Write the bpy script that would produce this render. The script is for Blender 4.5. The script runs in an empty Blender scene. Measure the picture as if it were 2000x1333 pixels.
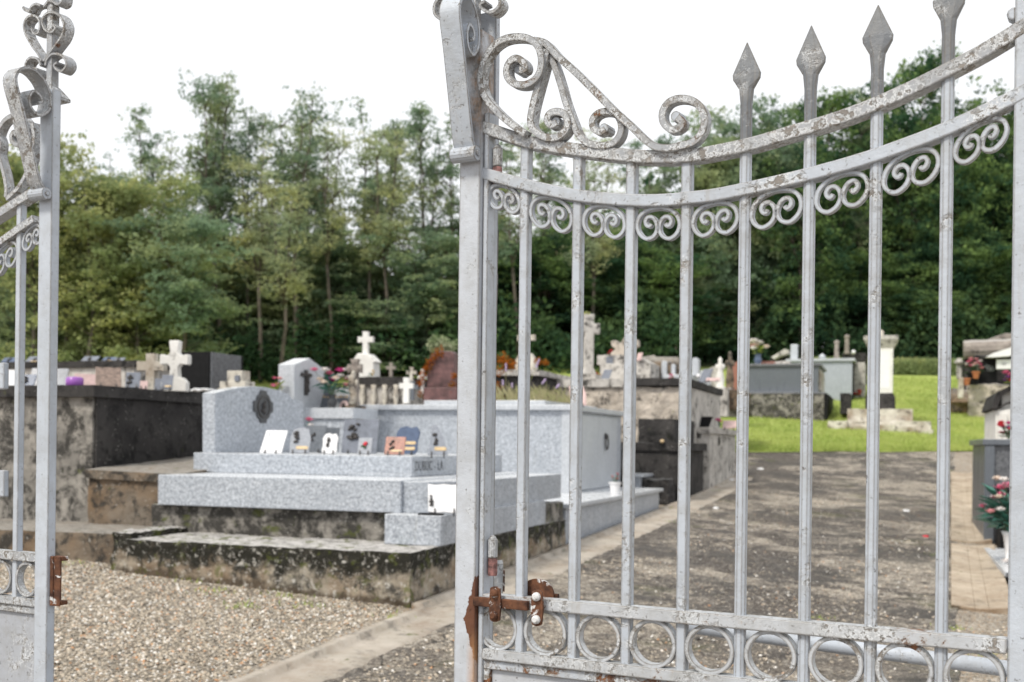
import bpy, math, random
import numpy as np
from mathutils import Vector, Matrix
random.seed(7); rng = np.random.default_rng(7)
sc = bpy.context.scene
COL = sc.collection
# ---------------- camera, sky, sun, exposure ----------------
EZ = 1.7; F = 2200.; HY = 866.; ROLL = math.radians(.7); TH = math.radians(18.9)
cam = bpy.data.cameras.new('camera'); cam.sensor_width = 36; cam.lens = 36*F/2000
cam.shift_y = (HY-666.5)/2000; cam.clip_start = .05; cam.clip_end = 2000
cam.dof.use_dof = True; cam.dof.focus_distance = 2.45; cam.dof.aperture_fstop = 5.6
co = bpy.data.objects.new('camera', cam); COL.objects.link(co)
cr, sr = math.cos(ROLL), math.sin(ROLL)
co.matrix_world = Matrix(((cr, -sr, 0, 0), (0, 0, -1, 0), (sr, cr, 0, EZ), (0, 0, 0, 1)))
sc.camera = co
w = bpy.data.worlds.new('World'); sc.world = w; w.use_nodes = True
wt = w.node_tree; wt.nodes.clear()
SUN_EL, SUN_AZ = math.radians(50), math.radians(222)     # azimuth clockwise from +Y (behind, to the left)
sky = wt.nodes.new('ShaderNodeTexSky'); sky.sky_type = 'NISHITA'; sky.sun_disc = False
sky.sun_elevation = SUN_EL; sky.sun_rotation = SUN_AZ
hs = wt.nodes.new('ShaderNodeHueSaturation'); hs.inputs['Saturation'].default_value = .12
mxs = wt.nodes.new('ShaderNodeMixRGB'); mxs.inputs['Fac'].default_value = .88; mxs.inputs['Color2'].default_value = (10.2, 10.4, 10.7, 1)
bg = wt.nodes.new('ShaderNodeBackground'); bg.inputs['Strength'].default_value = .08
wo = wt.nodes.new('ShaderNodeOutputWorld')
wt.links.new(sky.outputs[0], hs.inputs['Color']); wt.links.new(hs.outputs[0], mxs.inputs['Color1'])
wt.links.new(mxs.outputs[0], bg.inputs[0]); wt.links.new(bg.outputs[0], wo.inputs[0])
sl = bpy.data.lights.new('sun', 'SUN'); sl.energy = 2.1; sl.angle = math.radians(12); sl.color = (1, .94, .84)
so = bpy.data.objects.new('sun', sl); COL.objects.link(so)
sd = Vector((math.sin(SUN_AZ)*math.cos(SUN_EL), math.cos(SUN_AZ)*math.cos(SUN_EL), math.sin(SUN_EL)))
so.rotation_euler = sd.to_track_quat('Z', 'Y').to_euler(); so.location = sd*30
vs = sc.view_settings; vs.view_transform = 'Standard'; vs.look = 'None'; vs.gamma = 1; vs.use_curve_mapping = False; vs.exposure = .50

# ---------------- frames and measuring ----------------
# cemetery frame L: x right across the path, y away along the path; rotated -TH about z
def ray(px, py):
    cx = (px-1000)/F; cy = -(py-HY)/F
    x = cx*cr-cy*sr; z = cx*sr+cy*cr
    return Vector((x*math.cos(TH)-math.sin(TH), x*math.sin(TH)+math.cos(TH), z))
def at(px, py, Y):
    d = ray(px, py); k = Y/d.y; return Vector((k*d.x, Y, EZ+k*d.z))
def onx(px, py, X):
    d = ray(px, py); k = X/d.x; return Vector((X, k*d.y, EZ+k*d.z))
def onz(px, py, z):
    d = ray(px, py); k = (z-EZ)/d.z; return Vector((k*d.x, k*d.y, z))
def smx(t, w): return .5*(t+np.sqrt(t*t+w*w))
def gz(X, Y):
    X = np.clip(X, -16, 9)
    z = .002+.025*Y-.055*X
    return z+.085*(smx(Y-25, 3)-smx(-25, 3))+.05*(smx(Y-36, 4)-smx(-36, 4))-.11*(smx(Y-75, 5)-smx(-75, 5))
def l2w(X, Y): return X*math.cos(TH)+Y*math.sin(TH), -X*math.sin(TH)+Y*math.cos(TH)
def w2l(x, y): return x*math.cos(TH)-y*math.sin(TH), x*math.sin(TH)+y*math.cos(TH)

# ---------------- mesh builder ----------------
class MB:
    def __init__(s): s.v = []; s.f = []
    def add(s, vs, fs):
        n = len(s.v); s.v += [tuple(p) for p in vs]; s.f += [tuple(i+n for i in f) for f in fs]; return s
    def box(s, x0, x1, y0, y1, z0, z1, top=None):
        a, b, c, d = top or (x0, x1, y0, y1)
        return s.add([(x0, y0, z0), (x1, y0, z0), (x1, y1, z0), (x0, y1, z0), (a, c, z1), (b, c, z1), (b, d, z1), (a, d, z1)],
                     [(3, 2, 1, 0), (4, 5, 6, 7), (0, 1, 5, 4), (1, 2, 6, 5), (2, 3, 7, 6), (3, 0, 4, 7)])
    def prism(s, poly, o, u, v, n):      # polygon in (u,v) about o, extruded by vector n
        o, u, v, n = Vector(o), Vector(u), Vector(v), Vector(n)
        A = [o+u*p[0]+v*p[1] for p in poly]; B = [p+n for p in A]; k = len(A)
        return s.add(A+B, [tuple(range(k))[::-1], tuple(range(k, 2*k))]+[(i, (i+1) % k, k+(i+1) % k, k+i) for i in range(k)])
    def sweep(s, pts, ax, wid, th, closed=False, end=1.):      # flat bar: th in the plane, wid along ax
        pts = [Vector(p) for p in pts]; ax = Vector(ax).normalized(); k = len(pts); V = []
        for i, p in enumerate(pts):
            if closed: t = pts[(i+1) % k]-pts[i-1]
            else: t = pts[min(i+1, k-1)]-pts[max(i-1, 0)]
            nn = t.cross(ax).normalized(); e = 1 if end == 1 else 1+(end-1)*max(0, 1-min(i, k-1-i)/3)
            V += [p+nn*th/2*e-ax*wid/2, p+nn*th/2*e+ax*wid/2, p-nn*th/2*e+ax*wid/2, p-nn*th/2*e-ax*wid/2]
        Fs = []
        for i in range(k if closed else k-1):
            a, b = 4*i, 4*((i+1) % k)
            Fs += [(a+j, a+(j+1) % 4, b+(j+1) % 4, b+j) for j in range(4)]
        if not closed: Fs += [(3, 2, 1, 0), (4*k-4, 4*k-3, 4*k-2, 4*k-1)]
        return s.add(V, Fs)
    def tube(s, pts, r, n=8):
        pts = [Vector(p) for p in pts]; k = len(pts); V = []; Fs = []
        rr = r if hasattr(r, '__len__') else [r]*k
        for i, p in enumerate(pts):
            t = (pts[min(i+1, k-1)]-pts[max(i-1, 0)]).normalized()
            a = t.cross(Vector((0, .3, 1))); a = a if a.length > .1 else t.cross(Vector((1, 0, 0)))
            a.normalize(); b = t.cross(a)
            V += [p+(a*math.cos(2*math.pi*j/n)+b*math.sin(2*math.pi*j/n))*rr[i] for j in range(n)]
        for i in range(k-1):
            Fs += [(i*n+j, i*n+(j+1) % n, (i+1)*n+(j+1) % n, (i+1)*n+j) for j in range(n)]
        Fs += [tuple(range(n))[::-1], tuple(range((k-1)*n, k*n))]
        return s.add(V, Fs)
    def lathe(s, prof, c, n=16):
        V = []; Fs = []; k = len(prof)
        for r, z in prof: V += [(c[0]+r*math.cos(2*math.pi*j/n), c[1]+r*math.sin(2*math.pi*j/n), c[2]+z) for j in range(n)]
        for i in range(k-1): Fs += [(i*n+j, i*n+(j+1) % n, (i+1)*n+(j+1) % n, (i+1)*n+j) for j in range(n)]
        Fs += [tuple(range(n))[::-1], tuple(range((k-1)*n, k*n))]
        return s.add(V, Fs)
    def blob(s, c, r, sz=1., n=8, m=5, jit=.12):
        V = []; Fs = []
        for i in range(m+1):
            a = math.pi*i/m
            for j in range(n):
                q = r*(1+random.uniform(-jit, jit))
                V.append((c[0]+q*math.sin(a)*math.cos(2*math.pi*j/n), c[1]+q*math.sin(a)*math.sin(2*math.pi*j/n), c[2]+q*sz*math.cos(a)))
        for i in range(m): Fs += [(i*n+j, (i+1)*n+j, (i+1)*n+(j+1) % n, i*n+(j+1) % n) for j in range(n)]
        return s.add(V, Fs)
    def rock(s, c, sx, sy, sz, jit=.18, rz=0):
        V = []; m, n = 6, 9
        for i in range(m+1):
            a = math.pi*i/m
            for j in range(n):
                q = 1+random.uniform(-jit, jit); ca, sa = math.cos(2*math.pi*j/n), math.sin(2*math.pi*j/n)
                x = math.copysign(abs(math.sin(a)*ca)**.6, ca)*sx*q; y = math.copysign(abs(math.sin(a)*sa)**.6, sa)*sy*q
                z = math.copysign(abs(math.cos(a))**.7, math.cos(a))*sz*q
                V.append((c[0]+x*math.cos(rz)-y*math.sin(rz), c[1]+x*math.sin(rz)+y*math.cos(rz), c[2]+z))
        return s.add(V, [(i*n+j, (i+1)*n+j, (i+1)*n+(j+1) % n, i*n+(j+1) % n) for i in range(m) for j in range(n)])

ORG = {}
def place(o, org, rz):
    o.location = (org[0]*math.cos(rz)-org[1]*math.sin(rz), org[0]*math.sin(rz)+org[1]*math.cos(rz), org[2])
    o.rotation_euler = (0, 0, rz); ORG[o.name] = (Vector(org), rz)
def tag(o, label=None, cat=None, group=None, kind=None):
    for k, v in (('label', label), ('category', cat), ('group', group), ('kind', kind)):
        if v: o[k] = v
    return o
def thing(name, label, cat, org, group=None, rz=-TH):
    o = bpy.data.objects.new(name, None); o.empty_display_size = .1; COL.objects.link(o); place(o, org, rz)
    return tag(o, label, cat, group)
def finish(o, bevel=0, rough=None, smooth=False):
    if rough:
        lv, st, sz = rough
        m = o.modifiers.new('sub', 'SUBSURF'); m.subdivision_type = 'SIMPLE'; m.levels = m.render_levels = lv
        t = bpy.data.textures.get('rough_%g' % sz)
        if not t:
            t = bpy.data.textures.new('rough_%g' % sz, 'CLOUDS'); t.noise_scale = sz; t.noise_depth = 4
        d = o.modifiers.new('disp', 'DISPLACE'); d.texture = t; d.strength = st; d.mid_level = .5; d.texture_coords = 'GLOBAL'
        smooth = True if smooth is None else smooth
    elif bevel:
        b = o.modifiers.new('bevel', 'BEVEL'); b.width = bevel; b.segments = 2; b.limit_method = 'ANGLE'; b.angle_limit = math.radians(40)
    if smooth:
        for p in o.data.polygons: p.use_smooth = True
    return o
def obj(name, mb, mat, parent=None, org=(0, 0, 0), rz=-TH, bevel=0, rough=None, smooth=False):
    me = bpy.data.meshes.new(name); o = bpy.data.objects.new(name, me); COL.objects.link(o)
    if parent is not None:
        O, rz = ORG[parent.name]; o.parent = parent; ORG[o.name] = (O, rz)
    else:
        O = Vector(org); place(o, org, rz)
    me.from_pydata([tuple(Vector(v)-O) for v in mb.v], [], mb.f); me.materials.append(mat)
    return finish(o, bevel, rough, smooth)
def solo(name, mb, mat, label, cat, org, group=None, rz=-TH, kind=None, **k):
    return tag(obj(name, mb, mat, None, org, rz, **k), label, cat, group, kind)
def catmull(P, n=6, closed=False):
    P = [Vector(p) for p in P]; out = []; k = len(P)
    for i in range(k if closed else k-1):
        g = (lambda j: P[j % k]) if closed else (lambda j: P[max(0, min(k-1, j))])
        a, b, c, d = g(i-1), g(i), g(i+1), g(i+2)
        for q in range(n):
            t = q/n; out.append(.5*((2*b)+(c-a)*t+(2*a-5*b+4*c-d)*t*t+(3*b-a-3*c+d)*t**3))
    if not closed: out.append(P[-1])
    return out

# ---------------- materials ----------------
class NT:
    def __init__(s, name):
        s.m = bpy.data.materials.new(name); s.m.use_nodes = True; s.t = s.m.node_tree
        s.b = s.t.nodes['Principled BSDF']; s.out = s.t.nodes['Material Output']
        s.tc = s.t.nodes.new('ShaderNodeTexCoord'); s.co = s.tc.outputs['Object']
    def L(s, a, b): s.t.links.new(a, b)
    def n(s, ty, **k):
        x = s.t.nodes.new('ShaderNode'+ty)
        for a, b in k.items():
            if hasattr(b, 'is_output'): s.L(b, x.inputs[a.replace('_', ' ')] if not a.startswith('i') or not a[1:].isdigit() else x.inputs[int(a[1:])])
            elif a.startswith('i') and a[1:].isdigit(): x.inputs[int(a[1:])].default_value = b
            elif a in x.inputs: x.inputs[a].default_value = b
            else: setattr(x, a, b)
        return x
    def mapv(s, sx, sy, sz, co=None): return s.n('Mapping', i0=co or s.co, i3=(sx, sy, sz)).outputs[0]
    def noise(s, sc, det=6, ro=.6, co=None, dist=0):
        return s.n('TexNoise', Vector=co or s.co, Scale=sc, Detail=det, Roughness=ro, Distortion=dist).outputs[0]
    def vor(s, sc, out='Distance', co=None, feature='F1'):
        return s.n('TexVoronoi', Vector=co or s.co, Scale=sc, feature=feature).outputs[out]
    def rmp(s, x, a, b, lo=0., hi=1.):
        return s.n('MapRange', i0=x, i1=a, i2=b, i3=lo, i4=hi).outputs[0]
    def mix(s, f, a, b, bt='MIX'):
        k = s.n('MixRGB', blend_type=bt)
        for i, q in ((0, f), (1, a), (2, b)):
            if hasattr(q, 'is_output'): s.L(q, k.inputs[i])
            else: k.inputs[i].default_value = q if i == 0 else (*q[:3], 1)
        return k.outputs[0]
    def mth(s, op, a, b=0.):
        k = s.n('Math', operation=op)
        for i, q in ((0, a), (1, b)):
            if hasattr(q, 'is_output'): s.L(q, k.inputs[i])
            else: k.inputs[i].default_value = q
        return k.outputs[0]
    def up(s):
        g = s.n('NewGeometry'); x = s.n('SeparateXYZ', i0=g.outputs['Normal']); return x.outputs[2]
    def posz(s):
        x = s.n('SeparateXYZ', i0=s.co); return x.outputs[2]
    def bump(s, h, st, d=.01):
        b = s.n('Bump', Strength=st, Distance=d, Height=h); s.L(b.outputs[0], s.b.inputs['Normal'])
    def col(s, c): s.L(c, s.b.inputs['Base Color']) if hasattr(c, 'is_output') else setattr(s.b.inputs['Base Color'], 'default_value', (*c, 1))
    def rgh(s, r, sp=.5):
        if hasattr(r, 'is_output'): s.L(r, s.b.inputs['Roughness'])
        else: s.b.inputs['Roughness'].default_value = r
        s.b.inputs['Specular IOR Level'].default_value = sp
        return s.m
    def rnd(s): return s.n('ObjectInfo').outputs['Random']

def paint(name, base=(.485, .525, .585), rust=.5, dirt=.5):
    t = NT(name)
    a = t.noise(5, 8, .6); c = t.mix(t.rmp(a, .35, .65), base, tuple(x*.86 for x in base))
    soft = t.noise(16, 8, .7); c = t.mix(t.mth('MULTIPLY', t.rmp(soft, .45, .75), .35+.4*dirt), c, (.26, .25, .225))
    run = t.noise(9, 8, .7, co=t.mapv(4, 4, .35)); c = t.mix(t.mth('MULTIPLY', t.rmp(run, .58, .72), .25+.3*dirt), c, (.30, .26, .21))
    mask = t.rmp(t.noise(8, 6, .7, dist=.4), .64-.26*dirt, .74-.24*dirt); fn = t.noise(52, 10, .78)
    c = t.mix(t.mth('MULTIPLY', t.rmp(fn, .47, .50), mask), c, (.76, .78, .80))
    fl = t.mth('MULTIPLY', t.rmp(fn, .525, .545), mask); c = t.mix(t.mth('MULTIPLY', fl, .9), c, t.mix(t.noise(20, 4), (.08, .07, .06), (.24, .20, .16)))
    sp = t.noise(95, 4, .7); c = t.mix(t.mth('MULTIPLY', t.rmp(sp, .63, .67), .75), c, (.09, .08, .07))
    bv = t.n('Bevel', samples=4, Radius=.0045); ge = t.n('NewGeometry')
    ed = t.n('VectorMath', operation='DOT_PRODUCT', i0=bv.outputs[0], i1=ge.outputs['Normal']).outputs['Value']
    c = t.mix(t.mth('MULTIPLY', t.rmp(ed, .995, .92), t.rmp(t.noise(28, 8, .75), .32, .50, .4, 1.)), c, (.12, .10, .075))
    u = t.up(); c = t.mix(t.mth('MULTIPLY', t.rmp(u, .3, .9), t.rmp(t.noise(45, 8, .8), .48, .6, 0, .4)), c, (.19, .18, .15))
    r1 = t.noise(9, 12, .80, dist=.3); rm = t.rmp(r1, .78-.22*rust, .80-.22*rust)
    c = t.mix(t.rmp(r1, .75-.22*rust, .80-.22*rust, 0, .5), c, (.48, .33, .20)); c = t.mix(rm, c, t.mix(t.rmp(t.noise(30, 6, .7), .35, .65), (.06, .022, .014), (.33, .14, .055)))
    t.col(c); t.bump(t.mth('SUBTRACT', t.mth('MULTIPLY', t.noise(45, 8, .7), .6), t.mth('ADD', fl, t.mth('MULTIPLY', rm, .6))), .8, .004)
    return t.rgh(t.rmp(soft, .3, .7, .32, .6), .45)
def rusty(name, white=.3):
    t = NT(name)
    c = t.mix(t.rmp(t.noise(25, 8, .7), .35, .65), (.035, .016, .012), (.20, .085, .042))
    c = t.mix(t.rmp(t.noise(18, 8, .75, dist=.5), .64-.3*white, .66-.3*white), c, (.66, .66, .66))
    c = t.mix(t.rmp(t.noise(60, 4, .7), .6, .7), c, (.03, .015, .01))
    t.col(c); t.bump(t.noise(60, 8, .8), .6, .003); return t.rgh(.75, .3)
def granite(name, a=(.40, .425, .465), dk=(.15, .16, .18), lt=(.66, .68, .71), rough=.35, stain=.3, fine=1.):
    t = NT(name)
    n1 = t.noise(30*fine, 8, .75); c = t.mix(t.rmp(n1, .36, .5), dk, a); c = t.mix(t.rmp(n1, .52, .66), c, lt)
    v = t.vor(90*fine, 'Color'); vs_ = t.n('SeparateXYZ', i0=v).outputs[0]
    c = t.mix(t.rmp(vs_, .75, .8, 0, .65), c, lt); c = t.mix(t.rmp(vs_, .22, .17, 0, .6), c, dk)
    c = t.mix(t.rmp(t.noise(2.2, 6, .6), .35, .7, 0, .35), c, tuple(x*.7 for x in a))
    st = t.noise(3.5, 8, .7, co=t.mapv(2.4, 2.4, .35)); c = t.mix(t.rmp(st, .68-.12*stain, .82-.12*stain, 0, .55), c, (.24, .235, .17))
    c = t.mix(t.mth('MULTIPLY', t.rmp(t.noise(11, 10, .8), .66, .70), .4*stain), c, (.30, .30, .22))
    c = t.mix(t.rmp(t.up(), .7, .95, 0, .7), c, (.70, .71, .72))  # pales upward faces, putting the sky glare on slab tops into the colour
    t.col(c); t.bump(t.noise(80, 4, .6), .12, .002); return t.rgh(t.mth('SUBTRACT', t.rmp(st, .4, .7, rough, rough+.3), t.rmp(t.up(), .7, .95, 0, rough*.5)), .6)
def concrete(name, a=(.33, .31, .28), b=(.20, .185, .165), dk=(.035, .033, .03), dark=.5, moss=.3, lich=.3, brown=0., top=(.42, .40, .38), streak=.5, band=None, topf=1.):
    t = NT(name); co = t.co
    rv = t.n('VectorMath', operation='ADD', i0=t.co, i1=t.n('CombineXYZ', i0=t.mth('MULTIPLY', t.rnd(), 17.), i1=t.mth('MULTIPLY', t.rnd(), 31.)).outputs[0]).outputs[0]; t.co = rv
    c = t.mix(t.rmp(t.noise(2.6, 8, .65), .35, .65), a, b)
    if brown: c = t.mix(t.rmp(t.noise(1.8, 6, .6), .5-.3*brown, .7-.2*brown, 0, .8), c, (.20, .13, .075))
    n2 = t.noise(5, 12, .74, dist=.35); c = t.mix(t.rmp(n2, .63-.26*dark, .70-.2*dark, 0, .93), c, dk)
    st = t.noise(4, 10, .72, co=t.mapv(2.6, 2.6, .45)); c = t.mix(t.rmp(st, .70-.3*dark*streak, .80-.3*dark*streak, 0, .85), c, dk)
    if band:
        bz = t.n('SeparateXYZ', i0=t.tc.outputs['Object']).outputs[2]; bw = t.mth('ADD', bz, t.mth('MULTIPLY', t.mth('SUBTRACT', t.noise(5, 10, .75), .5), band[2]))
        c = t.mix(t.mth('MULTIPLY', t.rmp(bw, band[0], band[1]), t.rmp(t.noise(9, 10, .8), .3, .45, .72, 1.)), c, (.022, .021, .016))
    if band:
        ox_ = t.n('SeparateXYZ', i0=t.tc.outputs['Object']).outputs[0]; hh = t.mth('ADD', t.mth('SUBTRACT', bz, .05), t.mth('ADD', t.mth('MULTIPLY', ox_, .055), t.mth('MULTIPLY', t.mth('SUBTRACT', t.noise(6, 8, .7), .5), .22)))
        c = t.mix(t.rmp(hh, .075, .03, 0, .85), c, (.075, .055, .038))
    c = t.mix(t.rmp(t.noise(19, 10, .8), .64-.1*lich, .68-.1*lich, 0, .8), c, (.52, .50, .46))
    v = t.vor(28, 'Distance'); c = t.mix(t.mth('MULTIPLY', t.rmp(v, .16, .08), t.rmp(t.noise(6, 3), .5, .6)), c, (.6, .58, .54))
    u = t.up(); c = t.mix(t.mth('MULTIPLY', t.rmp(u, .55, .9), t.rmp(t.noise(16, 10, .75), .30, .56, 0, topf)), c, top)
    if moss:
        mm = t.mth('MULTIPLY', t.rmp(t.noise(7, 8, .7), .66-.2*moss, .72-.2*moss), t.rmp(u, -.4, .6, .35, 1.))
        c = t.mix(mm, c, t.mix(t.noise(60, 3), (.035, .055, .008), (.13, .14, .025)))
    t.col(c); t.bump(t.mth('ADD', t.mth('MULTIPLY', n2, 1.), t.noise(38, 10, .8)), .7, .012); return t.rgh(.88, .25)
def plain(name, c, rough=.5, var=.15, sc_=12., bump=.1, spec=.5):
    t = NT(name); k = t.mix(t.rmp(t.noise(sc_, 8, .7), .35, .65), tuple(min(1, x*(1+var)) for x in c), tuple(x*(1-var*1.6) for x in c))
    t.col(k); t.bump(t.noise(sc_*4, 6, .7), bump, .004); return t.rgh(rough, spec)
def leafmat(name, c1, c2, c3, trans=.35, world=.42):
    t = NT(name); t.t.nodes.remove(t.b)
    g = t.n('NewGeometry').outputs['Position']
    ra = t.n('NewGeometry').outputs['Random Per Island']
    c = t.mix(t.rmp(t.noise(world, 5, .65, co=g), .44, .60), c1, c2)
    c = t.mix(t.rmp(t.mth('ADD', t.mth('MULTIPLY', t.rnd(), .6), t.mth('MULTIPLY', ra, .4)), .5, .95, 0, .7), c, c3)
    c = t.mix(t.rmp(ra, 0, 1, 0, .35), c, tuple(x*.5 for x in c1))
    d = t.n('BsdfDiffuse', Color=c); tr = t.n('BsdfTranslucent', Color=t.mix(.35, c, (.5, .55, .1), 'MULTIPLY') if 0 else c)
    ms = t.n('MixShader', Fac=trans); t.L(d.outputs[0], ms.inputs[1]); t.L(tr.outputs[0], ms.inputs[2]); t.L(ms.outputs[0], t.out.inputs[0])
    return t.m

M = {}
M['paint'] = paint('painted_iron', dirt=.42, rust=.40); M['paint_clean'] = paint('painted_iron_flat', (.50, .54, .60), .18, .05); M['paint_dirty_backlit'] = paint('painted_iron_grimy_backlit', (.36, .375, .40), .70, .90)  # grimy paint's base also darkened to paint in the backlit upper ironwork
M['rail'] = paint('painted_ring_rail', (.50, .52, .55), .84, .68); M['tip'] = paint('backlit_grimy_tip', (.16, .172, .19), .40, .35); M['panel'] = paint('painted_sheet', (.50, .52, .56), .42, .25)  # tip grey paints in the backlight against the sky, plus grime
M['rust'] = rusty('rusty_iron', .18); M['rust_bare'] = rusty('bare_rust', 0); M['hinge'] = plain('pinkish_hinge', (.25, .12, .11), .6, .5, 60, .4)
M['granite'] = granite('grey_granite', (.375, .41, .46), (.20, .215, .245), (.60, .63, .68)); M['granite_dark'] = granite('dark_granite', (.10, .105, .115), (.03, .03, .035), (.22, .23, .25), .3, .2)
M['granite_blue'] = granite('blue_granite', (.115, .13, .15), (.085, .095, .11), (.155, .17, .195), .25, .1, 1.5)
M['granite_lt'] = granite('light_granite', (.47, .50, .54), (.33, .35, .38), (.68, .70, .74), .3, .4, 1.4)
M['black'] = plain('black_granite', (.012, .012, .013), .6, .2, spec=.12); M['redstone'] = plain('red_granite', (.125, .062, .06), .5, .4, 6)
M['bronze'] = plain('bronze', (.045, .04, .038), .4, .4, 40, .4)
M['gunmetal'] = plain('gunmetal', (.06, .063, .07), .4, .2, 30)
M['conc'] = concrete('stained_concrete', dark=.82, moss=.42, lich=.35)
M['conc_base'] = concrete('stained_base_concrete', (.46, .41, .33), (.30, .27, .22), dark=.56, moss=.55, lich=.85, brown=.25, top=(.52, .50, .48), band=(.11, .20, .55))
M['conc_black'] = concrete('blackened_concrete', (.062, .058, .056), (.032, .030, .030), (.012, .012, .012), .5, .1, .08, top=(.10, .10, .10))
M['conc_brown'] = concrete('brown_concrete', (.24, .205, .165), (.12, .10, .08), dark=.58, moss=.2, lich=.3, brown=.35, top=(.30, .28, .25))
M['conc_left'] = concrete('vault_concrete', (.36, .335, .30), (.17, .16, .145), dark=.68, moss=.05, lich=.4, top=(.22, .21, .2))
M['conc_pale'] = concrete('pale_weathered_stone', (.60, .575, .54), (.42, .395, .365), dark=.44, moss=.12, lich=.5, top=(.5, .48, .45), streak=1.1)
M['rubble'] = concrete('rubble_stone', (.62, .55, .475), (.38, .335, .285), dark=.42, moss=.2, lich=.6, top=(.35, .33, .31))
M['kerb'] = concrete('kerb_concrete', (.52, .46, .39), (.34, .30, .24), (.08, .07, .055), .40, .22, .4, brown=.25, top=(.46, .42, .37), topf=.55)
M['marble'] = concrete('white_painted_stone', (.80, .79, .76), (.66, .64, .60), (.16, .15, .13), .16, .02, .3, top=(.8, .79, .76))
M['marble_old'] = concrete('weathered_white_stone', (.68, .65, .58), (.50, .46, .39), (.09, .08, .07), .36, .12, .4, brown=.12, top=(.6, .57, .5))
M['white'] = plain('white_marble', (.80, .80, .81), .25, .04, 8, .02); M['pinkish'] = plain('pink_marble', (.56, .40, .38), .4, .15, 9)
M['plq'] = plain('grey_plaque', (.27, .29, .33), .3, .2, 60); M['slate'] = plain('slate_plaque', (.17, .185, .22), .22, .15, 15); M['slate_blue'] = plain('blue_slate', (.08, .11, .18), .2, .12, 15)
M['redplaque'] = plain('red_marble', (.33, .14, .10), .3, .3, 30); M['bookbrown'] = plain('brown_marble', (.22, .16, .13), .5, .35, 25)
M['purple'] = plain('purple_plastic', (.30, .10, .42), .3, .05); M['gold'] = plain('gold_label', (.62, .46, .26), .35, .2, 30)
M['porcelain'] = plain('porcelain', (.75, .75, .76), .15, .03); M['wood'] = concrete('grey_wood', (.36, .32, .28), (.22, .19, .17), dark=.3, moss=.05, lich=.2)
M['bark'] = plain('bark', (.12, .10, .08), .9, .4, 3, .6); M['stem'] = plain('plant_stem', (.06, .12, .05), .6, .2)
M['leafg'] = plain('artificial_leaf', (.05, .17, .13), .5, .3); M['leafy'] = plain('yellow_green_leaf', (.30, .38, .04), .5, .3)
for nm, c in dict(pinkl=(.82, .36, .48), pink=(.75, .20, .33), magenta=(.50, .03, .20), cream=(.80, .68, .58), blossomw=(.82, .78, .76), red=(.60, .03, .05), rose=(.75, .36, .38), yellow=(.75, .50, .06), violet=(.24, .08, .28), orange=(.42, .15, .06), lilac=(.42, .33, .5)).items():
    M[nm] = plain('petal_'+nm, c, .6, .2, 60)
M['lf_yel'] = leafmat('leaves_yellow_green', (.33, .40, .19), (.55, .55, .23), (.20, .28, .16), .5)
M['lf_mid'] = leafmat('leaves_mid_green', (.24, .34, .22), (.48, .53, .27), (.13, .21, .15), .52)
M['lf_under'] = leafmat('leaves_undergrowth', (.05, .10, .05), (.11, .17, .07), (.03, .06, .04), .4, .6)
M['lf_pale'] = leafmat('leaves_pale_green', (.40, .47, .30), (.60, .60, .28), (.28, .36, .23), .55)  # pale green raised further to paint in sky flare over the middle crowns
M['lf_dark'] = leafmat('leaves_dark_green', (.055, .12, .065), (.28, .40, .13), (.032, .07, .05), .45, .6)
M['lf_ivy'] = leafmat('leaves_autumn', (.35, .10, .02), (.20, .14, .04), (.5, .2, .03), world=3)
M['lf_shrub'] = leafmat('leaves_variegated', (.22, .28, .14), (.45, .48, .32), (.15, .2, .09), world=3)
M['dry'] = leafmat('dry_grass', (.40, .36, .22), (.28, .30, .13), (.48, .42, .28), world=3)
M['grassb'] = leafmat('grass_blades', (.34, .44, .10), (.50, .57, .17), (.56, .54, .28), world=.6)

def groundmat():
    t = NT('gravel_ground'); t.co = t.n('NewGeometry').outputs['Position']
    v = t.n('SeparateXYZ', i0=t.vor(55, 'Color')).outputs[0]
    c = t.mix(t.rmp(v, .0, .5), (.17, .145, .115), (.40, .345, .275)); c = t.mix(t.rmp(v, .5, .8), c, (.52, .46, .38)); c = t.mix(t.rmp(v, .86, .9), c, (.62, .58, .52))
    v2 = t.n('SeparateXYZ', i0=t.vor(60, 'Color')).outputs[1]; c = t.mix(t.rmp(v2, .85, .9, 0, .7), c, (.46, .27, .13)); c = t.mix(t.rmp(v2, .12, .08, 0, .8), c, (.07, .075, .08))
    c = t.mix(t.rmp(t.noise(1.4, 6), .42, .68, 0, .35), c, (.16, .125, .085))
    c = t.mix(t.mth('MULTIPLY', t.rmp(t.noise(2.3, 8, .7), .66, .7), .5), c, (.09, .12, .02))
    t.col(c); t.bump(t.vor(55), 1., .02); return t.rgh(.8, .3)
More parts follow.
